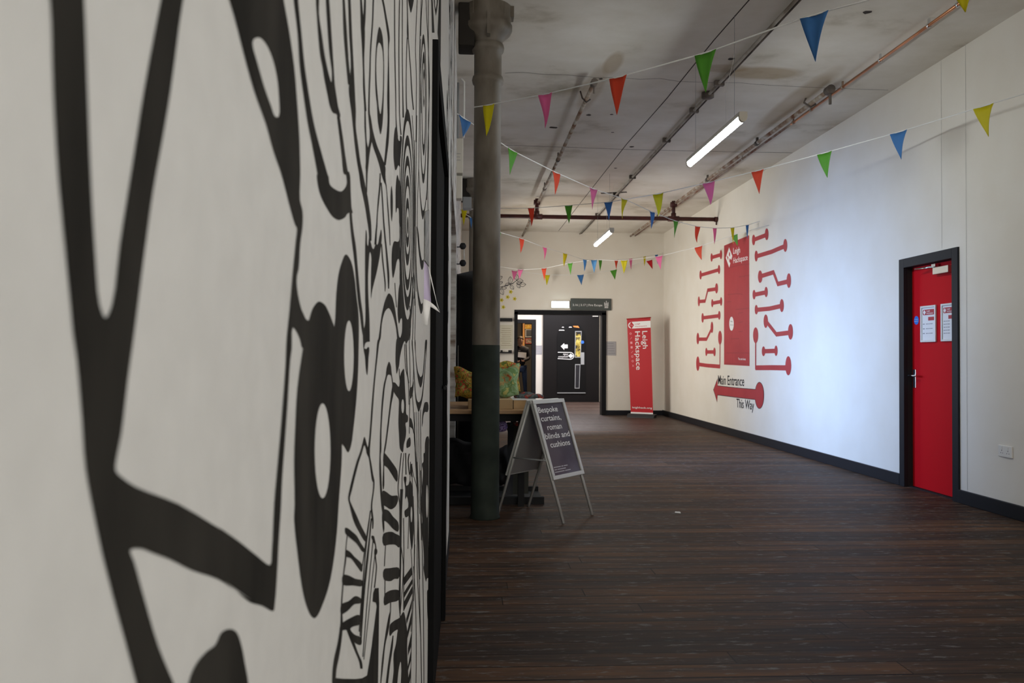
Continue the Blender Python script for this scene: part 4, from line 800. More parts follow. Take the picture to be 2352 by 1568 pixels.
# ================================================================= PERSON
def person():
    Y = LY+1.9; t=thing('person','person in a black jacket and jeans holding a white paper in far doorway','person',(0,0,0))
    P3=lambda x,y,d=0: onY(x,y,Y+d)
    hc=P3(1195,783)
    hp_=P3(1196,842); zh=hp_.z
    vs=[Vector((hp_.x,Y,zh)), Vector((hp_.x,Y,zh+.25)), Vector((hp_.x,Y,hc.z-.25)), Vector((hc.x,Y-.01,hc.z-.13)), # pelvis, waist, chest, neck
        Vector((hp_.x-.19,Y,hc.z-.24)), Vector((hp_.x-.25,Y-.05,hc.z-.50)), Vector((hp_.x-.10,Y-.24,hc.z-.60)),
        Vector((hp_.x+.19,Y,hc.z-.24)), Vector((hp_.x+.24,Y-.05,hc.z-.50)), Vector((hp_.x+.05,Y-.24,hc.z-.58)),
        Vector((hp_.x-.10,Y,zh-.05)), Vector((hp_.x-.11,Y-.03,zh-.43)), Vector((hp_.x-.12,Y+.03,.09)), Vector((hp_.x-.12,Y-.12,.05)),
        Vector((hp_.x+.10,Y,zh-.05)), Vector((hp_.x+.12,Y-.05,zh-.42)), Vector((hp_.x+.15,Y+.03,.09)), Vector((hp_.x+.16,Y-.12,.05))]
    es=[(0,1),(1,2),(2,3),(2,4),(4,5),(5,6),(2,7),(7,8),(8,9),(0,10),(10,11),(11,12),(12,13),(0,14),(14,15),(15,16),(16,17)]
    rad=[(.155,.12),(.15,.12),(.18,.125),(.065,.065),(.075,.075),(.06,.06),(.045,.045),(.075,.075),(.06,.06),(.045,.045),(.095,.095),(.07,.07),(.05,.05),(.045,.035),(.095,.095),(.07,.07),(.05,.05),(.045,.035)]
    def skin(name,idx,m,root):
        mp={i:k for k,i in enumerate(idx)}; me=bpy.data.meshes.new(name); me.from_pydata([vs[i] for i in idx],[(mp[a],mp[b]) for a,b in es if a in mp and b in mp],[])
        o=link(name,me,m,t); md=o.modifiers.new('s','SKIN'); sd=o.modifiers.new('u','SUBSURF'); sd.levels=2; sd.render_levels=2
        md.use_smooth_shade=True
        for k,i in enumerate(idx): v=me.skin_vertices[0].data[k]; v.radius=rad[i]; v.use_root=(i==root)
        return o
    skin('jacket',[0,1,2,3,4,5,6,7,8,9],'jacket',0); 
    skin('jeans',[0,10,11,12,13,14,15,16,17],'jeans',0)
    hd_=MB(); n=20; prof=[(0,-.125),(.035,-.12),(.058,-.09),(.072,-.04),(.080,.01),(.080,.06),(.066,.10),(.035,.125),(0,.13)]
    hv=MB().lathe(prof,(0,0,0),n)
    vs2=[]
    for v in hv.v:
        x,y,z_=v; y*=1.18
        if y<-.05 and -.04<z_<.01 and abs(x)<.02: y-=.022
        if y<-.04 and .012<z_<.045: y+=.008
        vs2.append(Vector((x,y,z_)))
    R=Matrix.Translation((hc.x,Y-.03,hc.z-.005))@Matrix.Rotation(math.radians(-28),4,'Z')
    MB().add([R@v for v in vs2],hv.f,True).tube([R@Vector((0,.01,-.17)),R@Vector((0,.01,-.08))],.055,12).build('head','skin',t)
    fm=MB()
    for s in (-1,1): fm.box((s*.03-.014,-.092,.010),(s*.03+.014,-.085,.018),R)
    fm.build('eye','txt',t); MB().box((-.022,-.090,-.068),(.022,-.082,-.060),R).build('mouth',mat('lips',(.35,.12,.10),.6),t)
    for s in (-1,1): MB().lathe([(0,-.03),(.012,-.02),(.014,.01),(0,.03)],R@Vector((s*.083,.005,.0)),8).build('ear','skin',t)
    hr=[]; 
    for (r,z_) in [(.084,.015),(.089,.05),(.082,.10),(.055,.135),(.02,.15),(0,.152)]: hr.append((r,z_))
    hh=MB().lathe(hr,(0,0,0),n); hv2=[]
    for v in hh.v:
        x,y,z_=v; y=y*1.2+.012
        if y<-.02 and z_<.07: z_=.075; y=-.085 if y<-.07 else y
        hv2.append(R@Vector((x,y,z_)))
    MB().add(hv2,hh.f,True).build('hair','hair',t)
    for k,sx in ((6,1),(9,-1)):
        c=vs[k]; hm=MB().box((c.x-.035,c.y-.05,c.z-.02),(c.x+.035,c.y+.03,c.z+.02))
        for f_ in range(4): hm.tube([(c.x-.028+f_*.018,c.y-.03,c.z-.012),(c.x-.028+f_*.018+.01*sx,c.y-.085,c.z-.005),(c.x-.028+f_*.018+.02*sx,c.y-.095,c.z+.025)],[.009,.008,.007],8)
        hm.tube([(c.x+.03*sx,c.y-.01,c.z+.01),(c.x+.045*sx,c.y-.05,c.z+.035)],[.010,.008],8); hm.build('hand','skin',t,bevel=.006)
    pa=P3(1200,815,-.34); o=MB().add([Vector((pa.x-.13,Y-.33,pa.z-.06)),Vector((pa.x+.10,Y-.33,pa.z-.09)),Vector((pa.x+.12,Y-.28,pa.z+.07)),Vector((pa.x-.12,Y-.28,pa.z+.09))],[(0,1,2,3)]).build('paper_sheet','white'); s=o.modifiers.new('t','SOLIDIFY'); s.thickness=.002
    tag(o,'white sheet of paper held by the person in the far doorway','paper')
    p=P3(1193,805,-.13); MB().box((p.x-.03,Y-.135,p.z-.01),(p.x+.03,Y-.128,p.z+.01)).build('jacket_logo','white',t)
person()
box('floor_mat_edge',(DX0,LY-.01,0),(DX1-.09,LY+.12,.012),'blackmat'); bpy.data.objects['floor_mat_edge'].name='trim_4'; bpy.data.objects['trim_4']['kind']='structure'
# litter on the floor
# crumb of paper
p=onZ(1556,1178,.0); o=MB().prism([p+Vector((-.02,0,.001)),p+Vector((.02,-.02,.001)),p+Vector((.025,.02,.001)),p+Vector((-.01,.03,.001))],(0,0,.006)).build('paper_scrap','white'); tag(o,'tiny white paper scrap on the boards right of the sign','litter')

for o_ in bpy.data.objects:
    n_ = o_.name.split('.')[0]
    g_ = {'picture_ledge':'black ledges on the back wall','fuse_box':'fuse boxes on the brick pier','framed_notice':'framed notices on the red door','wall_notice':'grey paper notices','cable_conduit':'conduits on the brick wall','fabric_roll':'fabric rolls under the table','wall_picture':'pictures in the far room','wall_poster':'posters by the ledges'}.get(n_)
    if g_ and not o_.parent: o_['group'] = g_
# ================================================================= WALL MURAL (painted lines on the left wall)
MU = thing('wall_mural','black painted doodle mural of records, swirls and bands on the near white wall','mural')
mk = MB(); mw = MB(); mk2 = MB()
LV = {0:(mk,.0002),1:(mw,.0004),2:(mk2,.0006)}; CNT = [0]
CR = {'a':(500,0,3.92),'b':(500,400,3.92),'c':(500,800,3.92),'d':(500,1168,3.92),'1':(800,0,6.03),'2':(800,260,6.03),'3':(800,520,6.03),'4':(800,780,6.03),
      '5':(800,1040,6.03),'6':(800,1300,5.851),'n':(0,0,1.96),'m':(0,800,2.042),'p':(0,0,1)}
def cv(s):
    """'a 10,20 30,40 b 5,6' -> pixel points; the letter picks the crop the numbers were read in"""
    out=[]; k='p'
    for tk in s.split():
        if tk in CR: k=tk; continue
        v=[float(q) for q in tk.split(',')]; ox,oy,sc=CR[k]
        if len(v)==3: out.append((ox+v[0]/sc,ox+v[1]/sc,oy+v[2]/sc))
        else: out.append((ox+v[0]/sc,oy+v[1]/sc))
    return out
def crs(P_,closed,sub=4):
    n=len(P_); out=[]
    rng=range(n if closed else n-1)
    for i in rng:
        p0=P_[(i-1)%n] if closed or i>0 else P_[0]; p1=P_[i]; p2=P_[(i+1)%n]; p3=P_[(i+2)%n] if closed or i+2<n else P_[-1]
        d=lambda a,b: max(1e-4,math.dist(a,b)**.5)
        t0=0;t1=t0+d(p0,p1);t2=t1+d(p1,p2);t3=t2+d(p2,p3)
        for k in range(sub):
            t=t1+(t2-t1)*k/sub; r=[]
            for c in range(len(p1)):
                A1=(t1-t)/(t1-t0)*p0[c]+(t-t0)/(t1-t0)*p1[c]; A2=(t2-t)/(t2-t1)*p1[c]+(t-t1)/(t2-t1)*p2[c]; A3=(t3-t)/(t3-t2)*p2[c]+(t-t2)/(t3-t2)*p3[c]
                B1=(t2-t)/(t2-t0)*A1+(t-t0)/(t2-t0)*A2; B2=(t3-t)/(t3-t1)*A2+(t-t1)/(t3-t1)*A3
                r.append((t2-t)/(t2-t1)*B1+(t-t1)/(t2-t1)*B2)
            out.append(tuple(r))
    if not closed: out.append(P_[-1])
    return out
def fill(pts,lv,smooth=True):
    if isinstance(pts,str): pts=cv(pts)
    if smooth: pts=crs(pts,True,3)
    CNT[0]+=1; mb,off=LV[lv]; off+=.00002*(CNT[0]%8); V=[onX(x,y,XL+off) for x,y in pts]
    tri=geometry.tessellate_polygon([[Vector((v.y,v.z,0)) for v in V]]); mb.add(V,[tuple(t) for t in tri])
def stroke(s,lv=0):
    """x-left, x-right, y triples down a line"""
    P_=cv(s) if isinstance(s,str) else s; Q=crs(P_,False,4); mb,off=LV[lv]; CNT[0]+=1; off+=.00002*(CNT[0]%8); V=[]
    for a,b,y in Q: V+= [onX(min(a,b),y,XL+off), onX(max(a,b),y,XL+off)]
    mb.add(V,[(2*i,2*i+1,2*i+3,2*i+2) for i in range(len(Q)-1)])
def thin(s,wd,lv=0):
    P_=cv(s) if isinstance(s,str) else s; stroke([(x-wd/2,x+wd/2,y) for x,y in P_],lv)
def ell(cx,cy,hw,hh,lv,n=28): fill([(cx+math.cos(t)*hw,cy+math.sin(t)*hh) for t in [2*math.pi*i/n for i in range(n)]],lv,False)
# ---- nearest big strokes
fill('n 212,-60 226,0 240,400 262,784 290,1080 318,1372 330,1500 m 362,60 385,330 402,560 438,760 480,960 530,1160 590,1380 640,1568 680,1700 870,1700 815,1568 745,1400 680,1180 630,1000 612,945 660,938 720,960 800,990 900,1040 1020,1080 1100,1130 1180,1180 d 60,650 170,740 290,840 400,872 500,922 515,860 535,600 550,300 570,0 '
     'c 580,1200 605,850 630,500 655,100 b 668,1568 676,1380 700,1400 740,1480 768,1568 860,1500 850,1320 804,1312 775,1260 750,1200 715,1020 714,920 730,850 745,620 765,470 765,330 742,230 745,0 a 742,1400 735,1200 715,900 690,600 640,250 595,0 580,-100 80,-100 '
     '105,0 150,150 240,500 330,820 440,1130 500,1350 575,1568 b 640,250 700,460 714,480 712,540 705,600 680,850 650,1200 622,1480 c 612,150 575,650 540,1050 510,1400 d 490,380 472,508 350,420 200,300 0,160 m 1040,850 840,730 640,650 580,610 545,575 545,530 570,400 600,150 n 605,1500 650,1150 690,860 730,640 770,400 825,0 850,-100 745,-100 '
     '725,0 650,400 600,720 540,1100 505,1370 475,1430 450,1370 430,1150 410,800 395,400 380,0 375,-60',0)
fill('a 315,390 330,350 375,340 430,390 490,520 530,680 550,870 548,1050 520,1050 480,950 420,780 360,570',1)
fill('m 885,1568 920,1480 970,1420 1010,1390 1040,1330 1080,1315 1110,1330 1135,1400 1150,1480 1165,1568 1165,1680 885,1680',0)
# ---- records
fill('b 910,1145 860,1200 830,1290 800,1400 770,1568 c 720,350 700,700 690,1000 695,1400 d 690,100 720,400 760,700 800,870 840,960 870,985 900,960 950,850 1000,700 1040,500 1075,200 c 1090,1400 1105,1200 1118,1000 1118,800 b 1120,1568 1050,1370 1000,1240 960,1170',0)
ell(741,1035,18,109,1)
fill('b 1155,720 1120,790 1090,900 1070,1080 1060,1300 1050,1400 1060,1568 c 1050,300 1080,700 1115,850 1140,880 1175,935 1200,880 1225,700 1250,450 1265,200 b 1270,1568 1272,1400 1268,1250 1250,1100 1235,950 1200,780',0)
ell(801.5,817,10.8,81,1)
# ---- drips and U shapes
stroke('a 680,722,-60 685,725,0 720,755,300 740,785,600 780,830,900 810,865,1100 850,915,1300 900,990,1568')
fill('a 900,1560 990,1568 b 1010,90 1050,130 1110,155 1150,120 1165,70 1158,-20 1185,-20 1190,150 1205,300 1215,350 1190,345 1165,360 1150,385 1120,405 1090,412 1060,400 1030,375 980,300 930,200 900,80',0)
stroke('a 1075,1100,1050 1100,1130,1250 1118,1150,1400 1140,1180,1568 b 1165,1190,0 1180,1200,200 1190,1212,400 1200,1225,520 1215,1245,650 1235,1260,820 1250,1276,1000 1265,1292,1150 1280,1306,1250 1298,1320,1400 1310,1330,1460')
fill('a 885,-40 885,0 895,150 905,300 925,500 945,600 960,700 990,850 1010,950 1040,1015 1070,1025 1085,1060 1105,1050 1085,960 1070,860 1055,760 1045,600 1025,300 1005,0 1000,-40 972,-40 975,0 990,250 1010,500 1030,650 1025,740 1010,700 990,620 965,500 940,320 912,120 908,-40',0)
stroke('a 1120,1143,-40 1125,1145,0 1135,1165,300 1160,1185,600 1175,1205,760')
stroke('a 1172,1195,-40 1175,1198,0 1185,1210,300 1200,1225,600 1182,1235,800 1190,1240,900 1205,1245,1000 1220,1245,1150 1235,1265,1300 1255,1285,1450 1275,1310,1568 b 1288,1330,100 1310,1350,200 1330,1365,300 1345,1378,400 1360,1385,500 1365,1385,600')
stroke('a 1280,1296,-40 1283,1299,0 1288,1312,150 1290,1325,250 1300,1325,400 1305,1320,520 1314,1328,800 1325,1340,1000')
stroke('a 1322,1338,-40 1320,1336,0 1312,1332,160 1300,1325,260')
stroke('1 205,222,800 205,222,1200 222,240,1500 2 225,248,200 238,258,400 242,290,550 245,268,850 246,262,1100')
stroke('1 342,362,-40 338,358,0 328,346,300 305,325,600 296,314,800 290,310,1000 280,300,1300 275,300,1568 2 280,312,50 300,345,250 340,400,450 400,470,620 438,515,750 460,515,850 495,522,950 518,530,1000 540,556,1300 560,576,1568 3 566,580,100 575,584,260')
fill('2 300,230 298,330 282,450 252,590 246,800 266,800 285,650 312,460 335,330',0)
stroke('1 455,480,-40 464,490,0 482,506,80 510,535,250 532,562,400 549,575,530 552,566,620 552,562,700 550,565,900 545,568,1100 540,572,1400 2 545,572,100 522,560,400 507,537,580 490,520,720')
stroke('2 435,450,830 428,448,1000 410,430,1200 396,410,1400 386,404,1568 3 378,398,60 362,392,250')
stroke('2 450,464,960 466,482,1200 480,497,1450 3 495,515,100 515,535,300 530,555,500 545,570,700 552,566,860')
stroke('3 455,468,240 468,484,450 490,506,650 505,520,800 508,514,900')
fill('1 430,370 410,450 395,560 380,750 375,900 375,1150 385,1320 400,1450 2 410,100 430,220 448,290 465,220 480,80 1 490,1400 497,1100 497,900 492,750 484,600 475,500 450,400',0)
fill('1 425,590 405,640 392,780 388,950 392,1100 398,1200 410,1350 425,1500 2 445,12 1 462,1480 478,1250 482,1050 482,850 468,680 445,610',1)
stroke('1 634,648,-40 634,648,0 637,652,700 650,664,1300 2 656,668,100 664,690,330')
stroke('1 705,718,-40 704,717,0 695,708,600 700,712,1300 2 708,720,100 724,740,300')
stroke('1 744,757,-40 744,756,0 744,755,900 750,765,1400 2 752,772,60')
stroke('1 808,820,-40 810,822,0 815,828,250 813,836,450 818,836,540')
stroke('1 812,824,520 804,814,700 798,808,1100 798,812,1420 802,818,1530'); stroke('1 822,834,500 832,842,600 846,857,800 860,872,1000 875,890,1300 896,910,1520')
fill('1 832,-40 838,50 850,110 868,178 885,120 900,50 905,-40',0)
for s,wd in (('1 958,-40 955,0 940,350 932,560 930,700 938,900 945,1100 942,1400 2 940,200 938,400',1.5),('1 1010,0 1000,300 988,700 985,1300 2 982,300 975,800 960,1200 955,1568 3 960,100 975,300 990,430',1.3),('1 1028,-20 1010,250 1003,500',1.6),('1 1003,540 998,800 1005,1200 1010,1568',1.2),('1 1075,-20 1090,300 1105,600 1125,1200 2 1110,100 1112,500 1100,1000 1108,1400',1.4),('1 1108,-20 1110,500 1112,900 1118,1568 2 1105,400 1095,900 1085,1200',1.4),('2 885,30 905,400 918,900 920,1568',1.1),('2 950,30 945,500 935,1100 930,1568 3 925,600 912,1000',1.1)): thin(s,wd)
# ---- target of rings
def ring(cx,top,bot,hw,itop,ibot,ihw):
    ell(cx,(top+bot)/2,hw,(bot-top)/2,0,36); ell(cx+.4,(itop+ibot)/2,ihw,(ibot-itop)/2,1,36)
cx0=936
for k,(t,b_,hw,it,ib,ihw) in enumerate(((250,772,16.5,277,734,14.8),(310,713,13.2,334,682,11.6),(357,667,10.2,380,642,8.8),(402,610,7.4,427,584,6.1),(454,568,4.7,478,545,3.3))):
    off_k=.0002+.00012*k; LV[3]=(mk if k==0 else mk2,off_k+.0005*(k>0)); LV[4]=(mw,off_k+.0005*(k>0)+.00006)
    N_=40; O=[(cx0+math.cos(a)*hw,(t+b_)/2+math.sin(a)*(b_-t)/2) for a in [2*math.pi*i/N_ for i in range(N_)]]; I=[(cx0+.4+math.cos(a)*ihw,(it+ib)/2+math.sin(a)*(ib-it)/2) for a in [2*math.pi*i/N_ for i in range(N_)]]
    V=[onX(x,y,XL+.0003) for x,y in O+I]; mk.add(V,[(i,(i+1)%N_,N_+(i+1)%N_,N_+i) for i in range(N_)])
ell(936.5,517,1.7,20,0)
for dx,h in ((-17.8,200),(17.6,190),(-14.2,150),(14,150)): thin([(cx0+dx*.93,512-h),(cx0+dx,512),(cx0+dx*.95,512+h)],1.2)
for (cy,hw,hh,ihw,ihh,cx_) in ((250,7.6,172,6.5,150,972.5),(238,4.8,120,3.6,94,973.3)):
    N_=32; O=[(cx_+math.cos(a)*hw,cy+math.sin(a)*hh) for a in [2*math.pi*i/N_ for i in range(N_)]]; I=[(cx_+math.cos(a)*ihw,cy+math.sin(a)*ihh) for a in [2*math.pi*i/N_ for i in range(N_)]]
    mk.add([onX(x,y,XL+.0003) for x,y in O+I],[(i,(i+1)%N_,N_+(i+1)%N_,N_+i) for i in range(N_)])
fill('1 1048,950 1038,1040 1048,1120 1058,1040',0); fill('1 1048,1330 1040,1400 1048,1490 1056,1400',0); thin('1 1046,1110 1044,1350',1)
fill('2 975,700 985,1000 1000,1250 1015,1400 1032,1475 1050,1400 1075,1250 1095,1000 1100,700 1090,1000 1068,1230 1045,1340 1035,1348 1020,1300 1003,1150 990,950',0)
fill('3 958,0 968,200 985,400 1000,540 1020,602 1040,560 1040,450 1025,472 1010,420 990,280 975,100',0)
fill('3 940,300 945,700 960,950 985,1130 1008,1212 1030,1160 1028,1050 1015,1075 990,1000 965,850 950,650',0)
thin('3 945,0 938,400 940,900',1.2); thin('3 885,700 900,1000 890,1568',1.5); thin('3 905,600 930,1100 920,1568',1.1); thin('3 850,1100 865,1300 852,1568',1.6)
# ---- blobs beside the rings
fill('2 655,190 640,260 630,400 630,600 640,720 655,790 672,770 695,718 712,740 722,640 735,480 742,330 726,310 714,382 702,380 688,340 678,270',0)
fill('2 680,850 662,950 655,1200 660,1380 668,1360 676,1315 690,1312 700,1340 712,1568 722,1568 720,950 705,930',0)
fill('2 600,1000 585,1150 590,1400 603,1500 615,1380 615,1150',0)
fill('3 640,203 618,250 602,400 605,600 620,715 650,600 680,460 698,448 714,540 720,650 718,760 700,860 690,1000 684,1150 690,1280 705,1345 725,1280 740,1270 746,1400 740,1480 715,1540 695,1500 682,1540 4 668,0 655,200 655,300 662,400 670,470 690,410 705,350 715,250 745,110 772,30 785,20 800,60 830,10 3 842,1568 845,1320 820,1300 800,1260 780,1150 765,1000 745,800 732,600 728,400 712,200 712,120 700,200 680,212',0)
thin('3 645,780 655,950 668,1120',1.6)
# ---- zigzag block
fill('3 245,40 240,150 235,300 235,900 238,1300 225,1400 205,1500 4 205,0 215,130 225,90 240,45 265,30 298,25 3 298,1568 295,1300 280,1000 275,700 282,550 300,350 320,400 318,600 315,800 316,1000 330,900 345,830 390,650 430,450 452,280 465,120 455,40 445,80 430,150 415,230 400,252 385,235 370,270 352,310 335,300 318,240 305,200 300,120 285,180 275,275 262,240 258,100',0)
fill('4 215,130 232,230 245,400 262,490 272,420 280,260 290,110 275,100 245,130 228,118',0)
# ---- drop arch and long leg
fill('3 562,925 520,1000 490,1100 460,1250 440,1400 415,1568 4 410,0 385,250 350,600 325,900 300,1250 280,1450 5 258,0 285,70 310,240 340,400 362,400 345,300 322,150 300,20 4 318,1300 340,1000 365,650 400,300 440,0 3 445,1568 465,1350 490,1230 520,1160 562,1130 600,1180 640,1300 665,1420 685,1568 702,1568 690,1440 670,1300 650,1150 625,1030 600,960',0)
fill('4 225,1340 200,1430 160,1568 5 120,110 60,330 10,550 0,640 20,720 80,950 150,1090 240,1230 255,1170 180,1010 110,850 50,720 22,640 50,520 110,270 150,120 190,0 4 225,1460 250,1530 5 258,10 4 290,1568 280,1530 250,1420',0)
stroke('5 345,365,395 342,360,500 312,332,740 318,345,860 330,352,950 330,345,1050')
thin('5 300,850 270,1050 230,1330 195,1568',2.0); thin('5 350,1150 385,1330 375,1420 390,1568 6 375,80 362,200 352,290',2.6)
fill('5 320,1150 345,1145 370,1200 365,1260 345,1230',0); fill('5 370,1320 400,1335 395,1400 365,1420',0)
# zig-zag stripes
for s in ('d 1150,170 1180,180 1210,205 1250,240 1290,310 1330,380 1310,390 1250,310 1190,260 1150,220','d 1155,370 1190,385 1230,430 1300,500 1297,570 1250,510 1200,445 1155,430','d 1130,595 1180,600 1240,630 1302,645 1300,695 1220,690 1130,685',
          'd 1115,860 1180,830 1240,785 1292,810 1286,850 1230,860 1170,920 1112,950','d 1112,1040 1190,985 1276,955 1280,1040 1220,1060 1195,1082 1230,1130 1292,1160 1290,1225 1240,1210 1200,1150 1160,1090 1100,1100'): fill(s,0)
stroke('d 1163,1172,240 1150,1158,370 1146,1160,440 1128,1138,600 1122,1134,690 1110,1122,860 1105,1128,1040 1096,1124,1110 1078,1112,1220 1050,1092,1340 1035,1070,1450 1030,1062,1568')
stroke('d 1160,1195,1090 1195,1225,1180 1240,1262,1290 1275,1300,1380 1285,1305,1440')
for pts,wd in (([(825,1450),(832,1360),(840,1265),(851,1172)],2.4),([(829,1475),(836,1370),(845,1280),(853,1190)],3.0),([(833.5,1508),(842,1400),(850,1310),(858,1232)],1.9),([(836,1514),(846,1420),(853,1350),(861,1275)],1.5),([(827,1460),(835,1350),(848,1235)],1.6)): thin(pts,wd)
fill('d 1415,715 1450,712 1455,850 1452,1050 1444,1568 1444,1600 1030,1600 1040,1520 1130,1530 1240,1532 1300,1525 1345,1500 1362,1400 1385,1250 1410,1050 1432,880 1425,845 1395,835 1400,760',0,False)
# ---- next column of bands
fill('4 565,303 545,345 528,420 520,500 495,600 480,700 465,850 455,1000 445,1200 440,1300 434,1568 5 430,200 436,420 450,640 462,760 478,860 490,1000 488,1110 500,1060 500,960 500,780 478,640 470,560 462,400 455,200 452,0 4 455,1568 460,1250 475,1000 492,800 510,640 530,545 548,490 568,482 590,495 602,560 610,640 600,700 575,900 545,1150 515,1400 490,1568 5 485,200 480,500 492,500 498,200 505,0 4 520,1500 560,1200 600,880 628,740 625,640 615,560 600,450 588,350',0)
fill('4 618,590 650,595 700,652 715,560 720,500 735,450 752,418 768,400 778,500 785,650 800,900 805,1030 825,1050 820,1140 795,1150 802,1250 795,1350 770,1450 755,1560 735,1540 715,1500 705,1350 695,1150 700,950 700,830 660,770 622,700',0)
ell(925,932.6,3.1,16,1)
for s in ('5 500,0 540,40 600,120 680,250 675,400 600,290 540,200 490,160','5 480,520 530,540 600,590 680,590 692,640 655,740 590,780 520,738 460,700 470,600','5 500,780 560,800 620,880 692,960 690,1090 620,1050 560,980 500,940 490,1100 475,1000 470,850',
          '5 485,1120 600,1090 660,1120 712,1150 706,1310 650,1270 560,1270 490,1280','6 480,40 560,25 680,20 675,165 620,170 570,200 480,180','6 490,375 540,335 610,315 680,325 675,455 560,490 485,525'): fill(s,0)
thin('5 518,1260 500,1568',1.9); thin('6 495,180 492,380',2.0); thin('6 570,485 568,620',2.0)
stroke('6 566,572,600 545,570,660 510,545,850 480,500,1050 450,474,1300 430,440,1600')
fill('6 555,820 565,780 620,730 690,690 742,610 765,680 780,780 795,900 790,1100 795,1250 790,1620 720,1620 715,1400 705,1280 682,1360 660,1568 655,1620 600,1620 612,1400 610,1180 640,1050 660,900 665,850 600,890 560,940',0)
stroke('6 596,608,930 575,602,1050 560,590,1150 530,560,1350 498,530,1620')
thin('5 735,0 705,300 690,500 712,700 715,1000 720,1350 6 690,200 682,450 700,700',2.2); thin('5 770,0 748,300 745,700 725,1200 6 740,0 700,600',1.6); stroke('5 720,760,500 712,745,800 712,740,1100 712,732,1568 6 690,706,200 690,704,640')
thin('5 765,900 770,1300 6 745,100 745,600',1.8)
fill('5 770,330 805,332 800,450 830,440 855,380 880,430 895,600 905,800 905,1100 880,1340 865,1250 845,1000 840,870 800,892 785,870 780,800 830,750 810,600 790,640 790,480',0)
ell(945,1181,2.0,18,1)
for s in ('p 928,1325.6 945,1302 947,1319 927,1346','p 928,1360 947,1329 947,1340 928,1373','p 927,1383 947,1346 948.7,1359 928,1402','p 933,1421 947,1374 945,1396 934,1434','p 935,1452 946,1403 945,1430 936,1465','p 937,1488 945,1454 944,1485 937,1506','p 937,1529 944.4,1493 944.4,1514 936,1544','p 935,1568 944,1530 943,1556 936,1590'): fill(s,0,False)
for pts,wd in (([(950,1300),(955,1400),(956.4,1500),(955,1600)],1.4),([(958,1060),(960,1200),(962,1300),(966,1450),(969,1600)],1.6),([(966,1080),(968,1200),(971,1300),(973,1450),(974,1600)],1.6),([(946.8,900),(953,1000),(957,1100),(962,1230),(964,1330)],1.4),([(953,946),(953.5,1040),(960,1150)],1.1),([(957,946),(958,1040),(964,1180)],1.1),([(961.5,946),(963,1060),(968,1240)],1.1),([(966,940),(967,1060),(970,1150)],1.3),
    ([(949,1139),(952,1250),(950,1380)],1.8),([(944,1260),(948,1350),(944,1450)],1.3),([(937,1260),(943,1060)],1.5),([(953,1250),(950,1360),(945,1480),(943,1600)],1.2),([(946,1073),(949,1170)],1.5)): thin(pts,wd)
fill('4 922,0 930,200 940,350 955,480 970,570 1000,665 1020,620 1035,520 1050,400 1065,200 1078,0 1070,0 1055,200 1040,380 1025,490 1000,516 985,490 965,440 950,350 935,200 928,0',0)
fill('4 880,0 895,250 905,400 912,560 922,700 935,850 955,940 975,1000 1000,940 1030,800 1048,620 1060,480 1080,200 1090,0 1082,0 1070,250 1050,480 1035,640 1018,770 1000,840 978,866 958,850 940,780 928,660 918,500 908,300 895,100 888,0',0)
fill('4 855,665 880,650 900,560 905,600 890,760 865,815 855,810',0); fill('4 1100,865 1060,868 1045,920 1030,1000 1022,1120 1020,1210 1030,1160 1040,1060 1060,1000 1100,1000',0)
fill('4 850,1080 870,1090 890,1150 905,1230 918,1320 905,1300 885,1230 850,1200',0); thin('4 912,1310 920,1450 5 935,0 955,300 965,500 960,600',1.6); thin('5 880,160 900,300 930,400 962,560 6 925,0 955,600 975,1000',1.5)
fill('4 855,1350 830,1370 810,1410 810,1500 835,1490 860,1470',0)
fill('4 1110,1340 1085,1342 1062,1440 1058,1568 5 1045,0 1042,120 1020,150 1035,250 1022,450 1010,650 1012,760 1025,950 1015,1000 1025,1150 1040,1300 1045,1568 6 1010,0 1025,120 1045,210 1052,180 1062,160 1078,160 1078,300 1060,330 1058,400 1060,560 1062,620 1070,720 1082,770 1095,770 5 1120,1568 1110,1300 1115,0',0)
ell(980.8,1151,2.4,38,1)
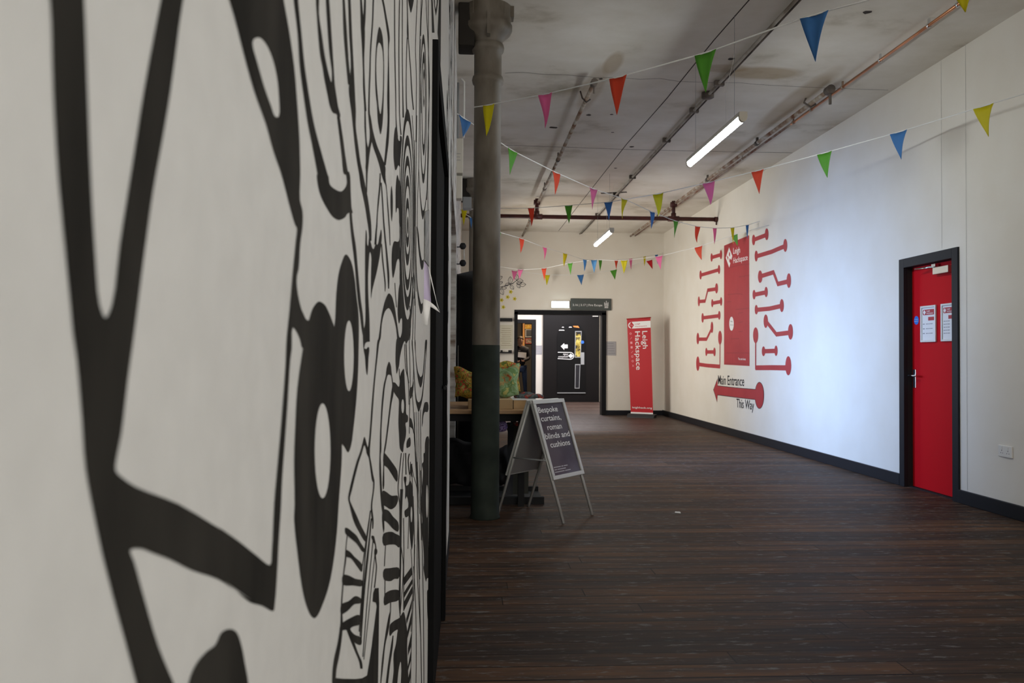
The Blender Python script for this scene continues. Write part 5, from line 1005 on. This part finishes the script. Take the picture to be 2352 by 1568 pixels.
thin('5 845,10 830,100 840,230 850,300',2.4); thin('5 878,150 870,260 885,330',3.0); thin('5 795,0 800,300',2.4); thin('4 780,60 795,400 830,560 840,900',1.5); thin('4 800,60 820,480 838,600',2.2); thin('4 845,0 858,560 850,1000 845,1300',1.3); thin('4 885,40 905,400 900,560',1.2); thin('4 705,400 715,560',1.6)
# ---- wall above and beyond the black door
fill('p 990.3,-30 990.6,0 991.6,40 992.3,75 998,75 995.5,30 993.8,0 993.5,-30',0,False); fill('p 1009,-30 1008,10 1005,75 1012,150 1012.6,75 1013,0 1013,-30',0,False)
fill('p 995,-30 996.5,5 999,25 1001.3,37 1003.5,25 1006,5 1007,-30 1004.5,-30 1003.2,8 1001,21 999,12 997.5,-30',0,False)
rn = random.Random(4)
for i in range(24):
    yy = rn.uniform(3.95,5.15); zz = rn.uniform(.15,3.6); ry=rn.uniform(.05,.2); rz=ry*rn.uniform(.9,2.4); ww=rn.uniform(.62,.88)
    if zz < 2.2 and yy-ry < DY1+.02: yy = DY1+.04+ry
    yy=min(yy,5.25-ry); N_=20
    O=[(XL+.0003,yy+math.cos(a)*ry,zz+math.sin(a)*rz) for a in [2*math.pi*k/N_ for k in range(N_)]]; I=[(XL+.0003,yy+math.cos(a)*ry*ww,zz-.1*rz*(1-ww)+math.sin(a)*rz*ww) for a in [2*math.pi*k/N_ for k in range(N_)]]
    mk.add(O+I,[(k,(k+1)%N_,N_+(k+1)%N_,N_+k) for k in range(N_)])
    if ry>.12: mk.add([(XL+.0003,yy+math.cos(a)*ry*.3,zz+math.sin(a)*rz*.3) for a in [2*math.pi*k/12 for k in range(12)]],[tuple(range(12))])
for i in range(8):
    yy=rn.uniform(DY1+.1,5.2); zz=rn.uniform(.1,3.4); h_=rn.uniform(.2,.7); w0=rn.uniform(.006,.03); mk.add([(XL+.0003,yy,zz),(XL+.0003,yy+w0,zz),(XL+.0003,yy+w0*1.5+.06,zz+h_),(XL+.0003,yy+.05,zz+h_)],[(0,1,2,3)])
mk.build('black_paint','blackpaint',MU,fix=False); mw.build('white_paint','muralwall',MU,fix=False)
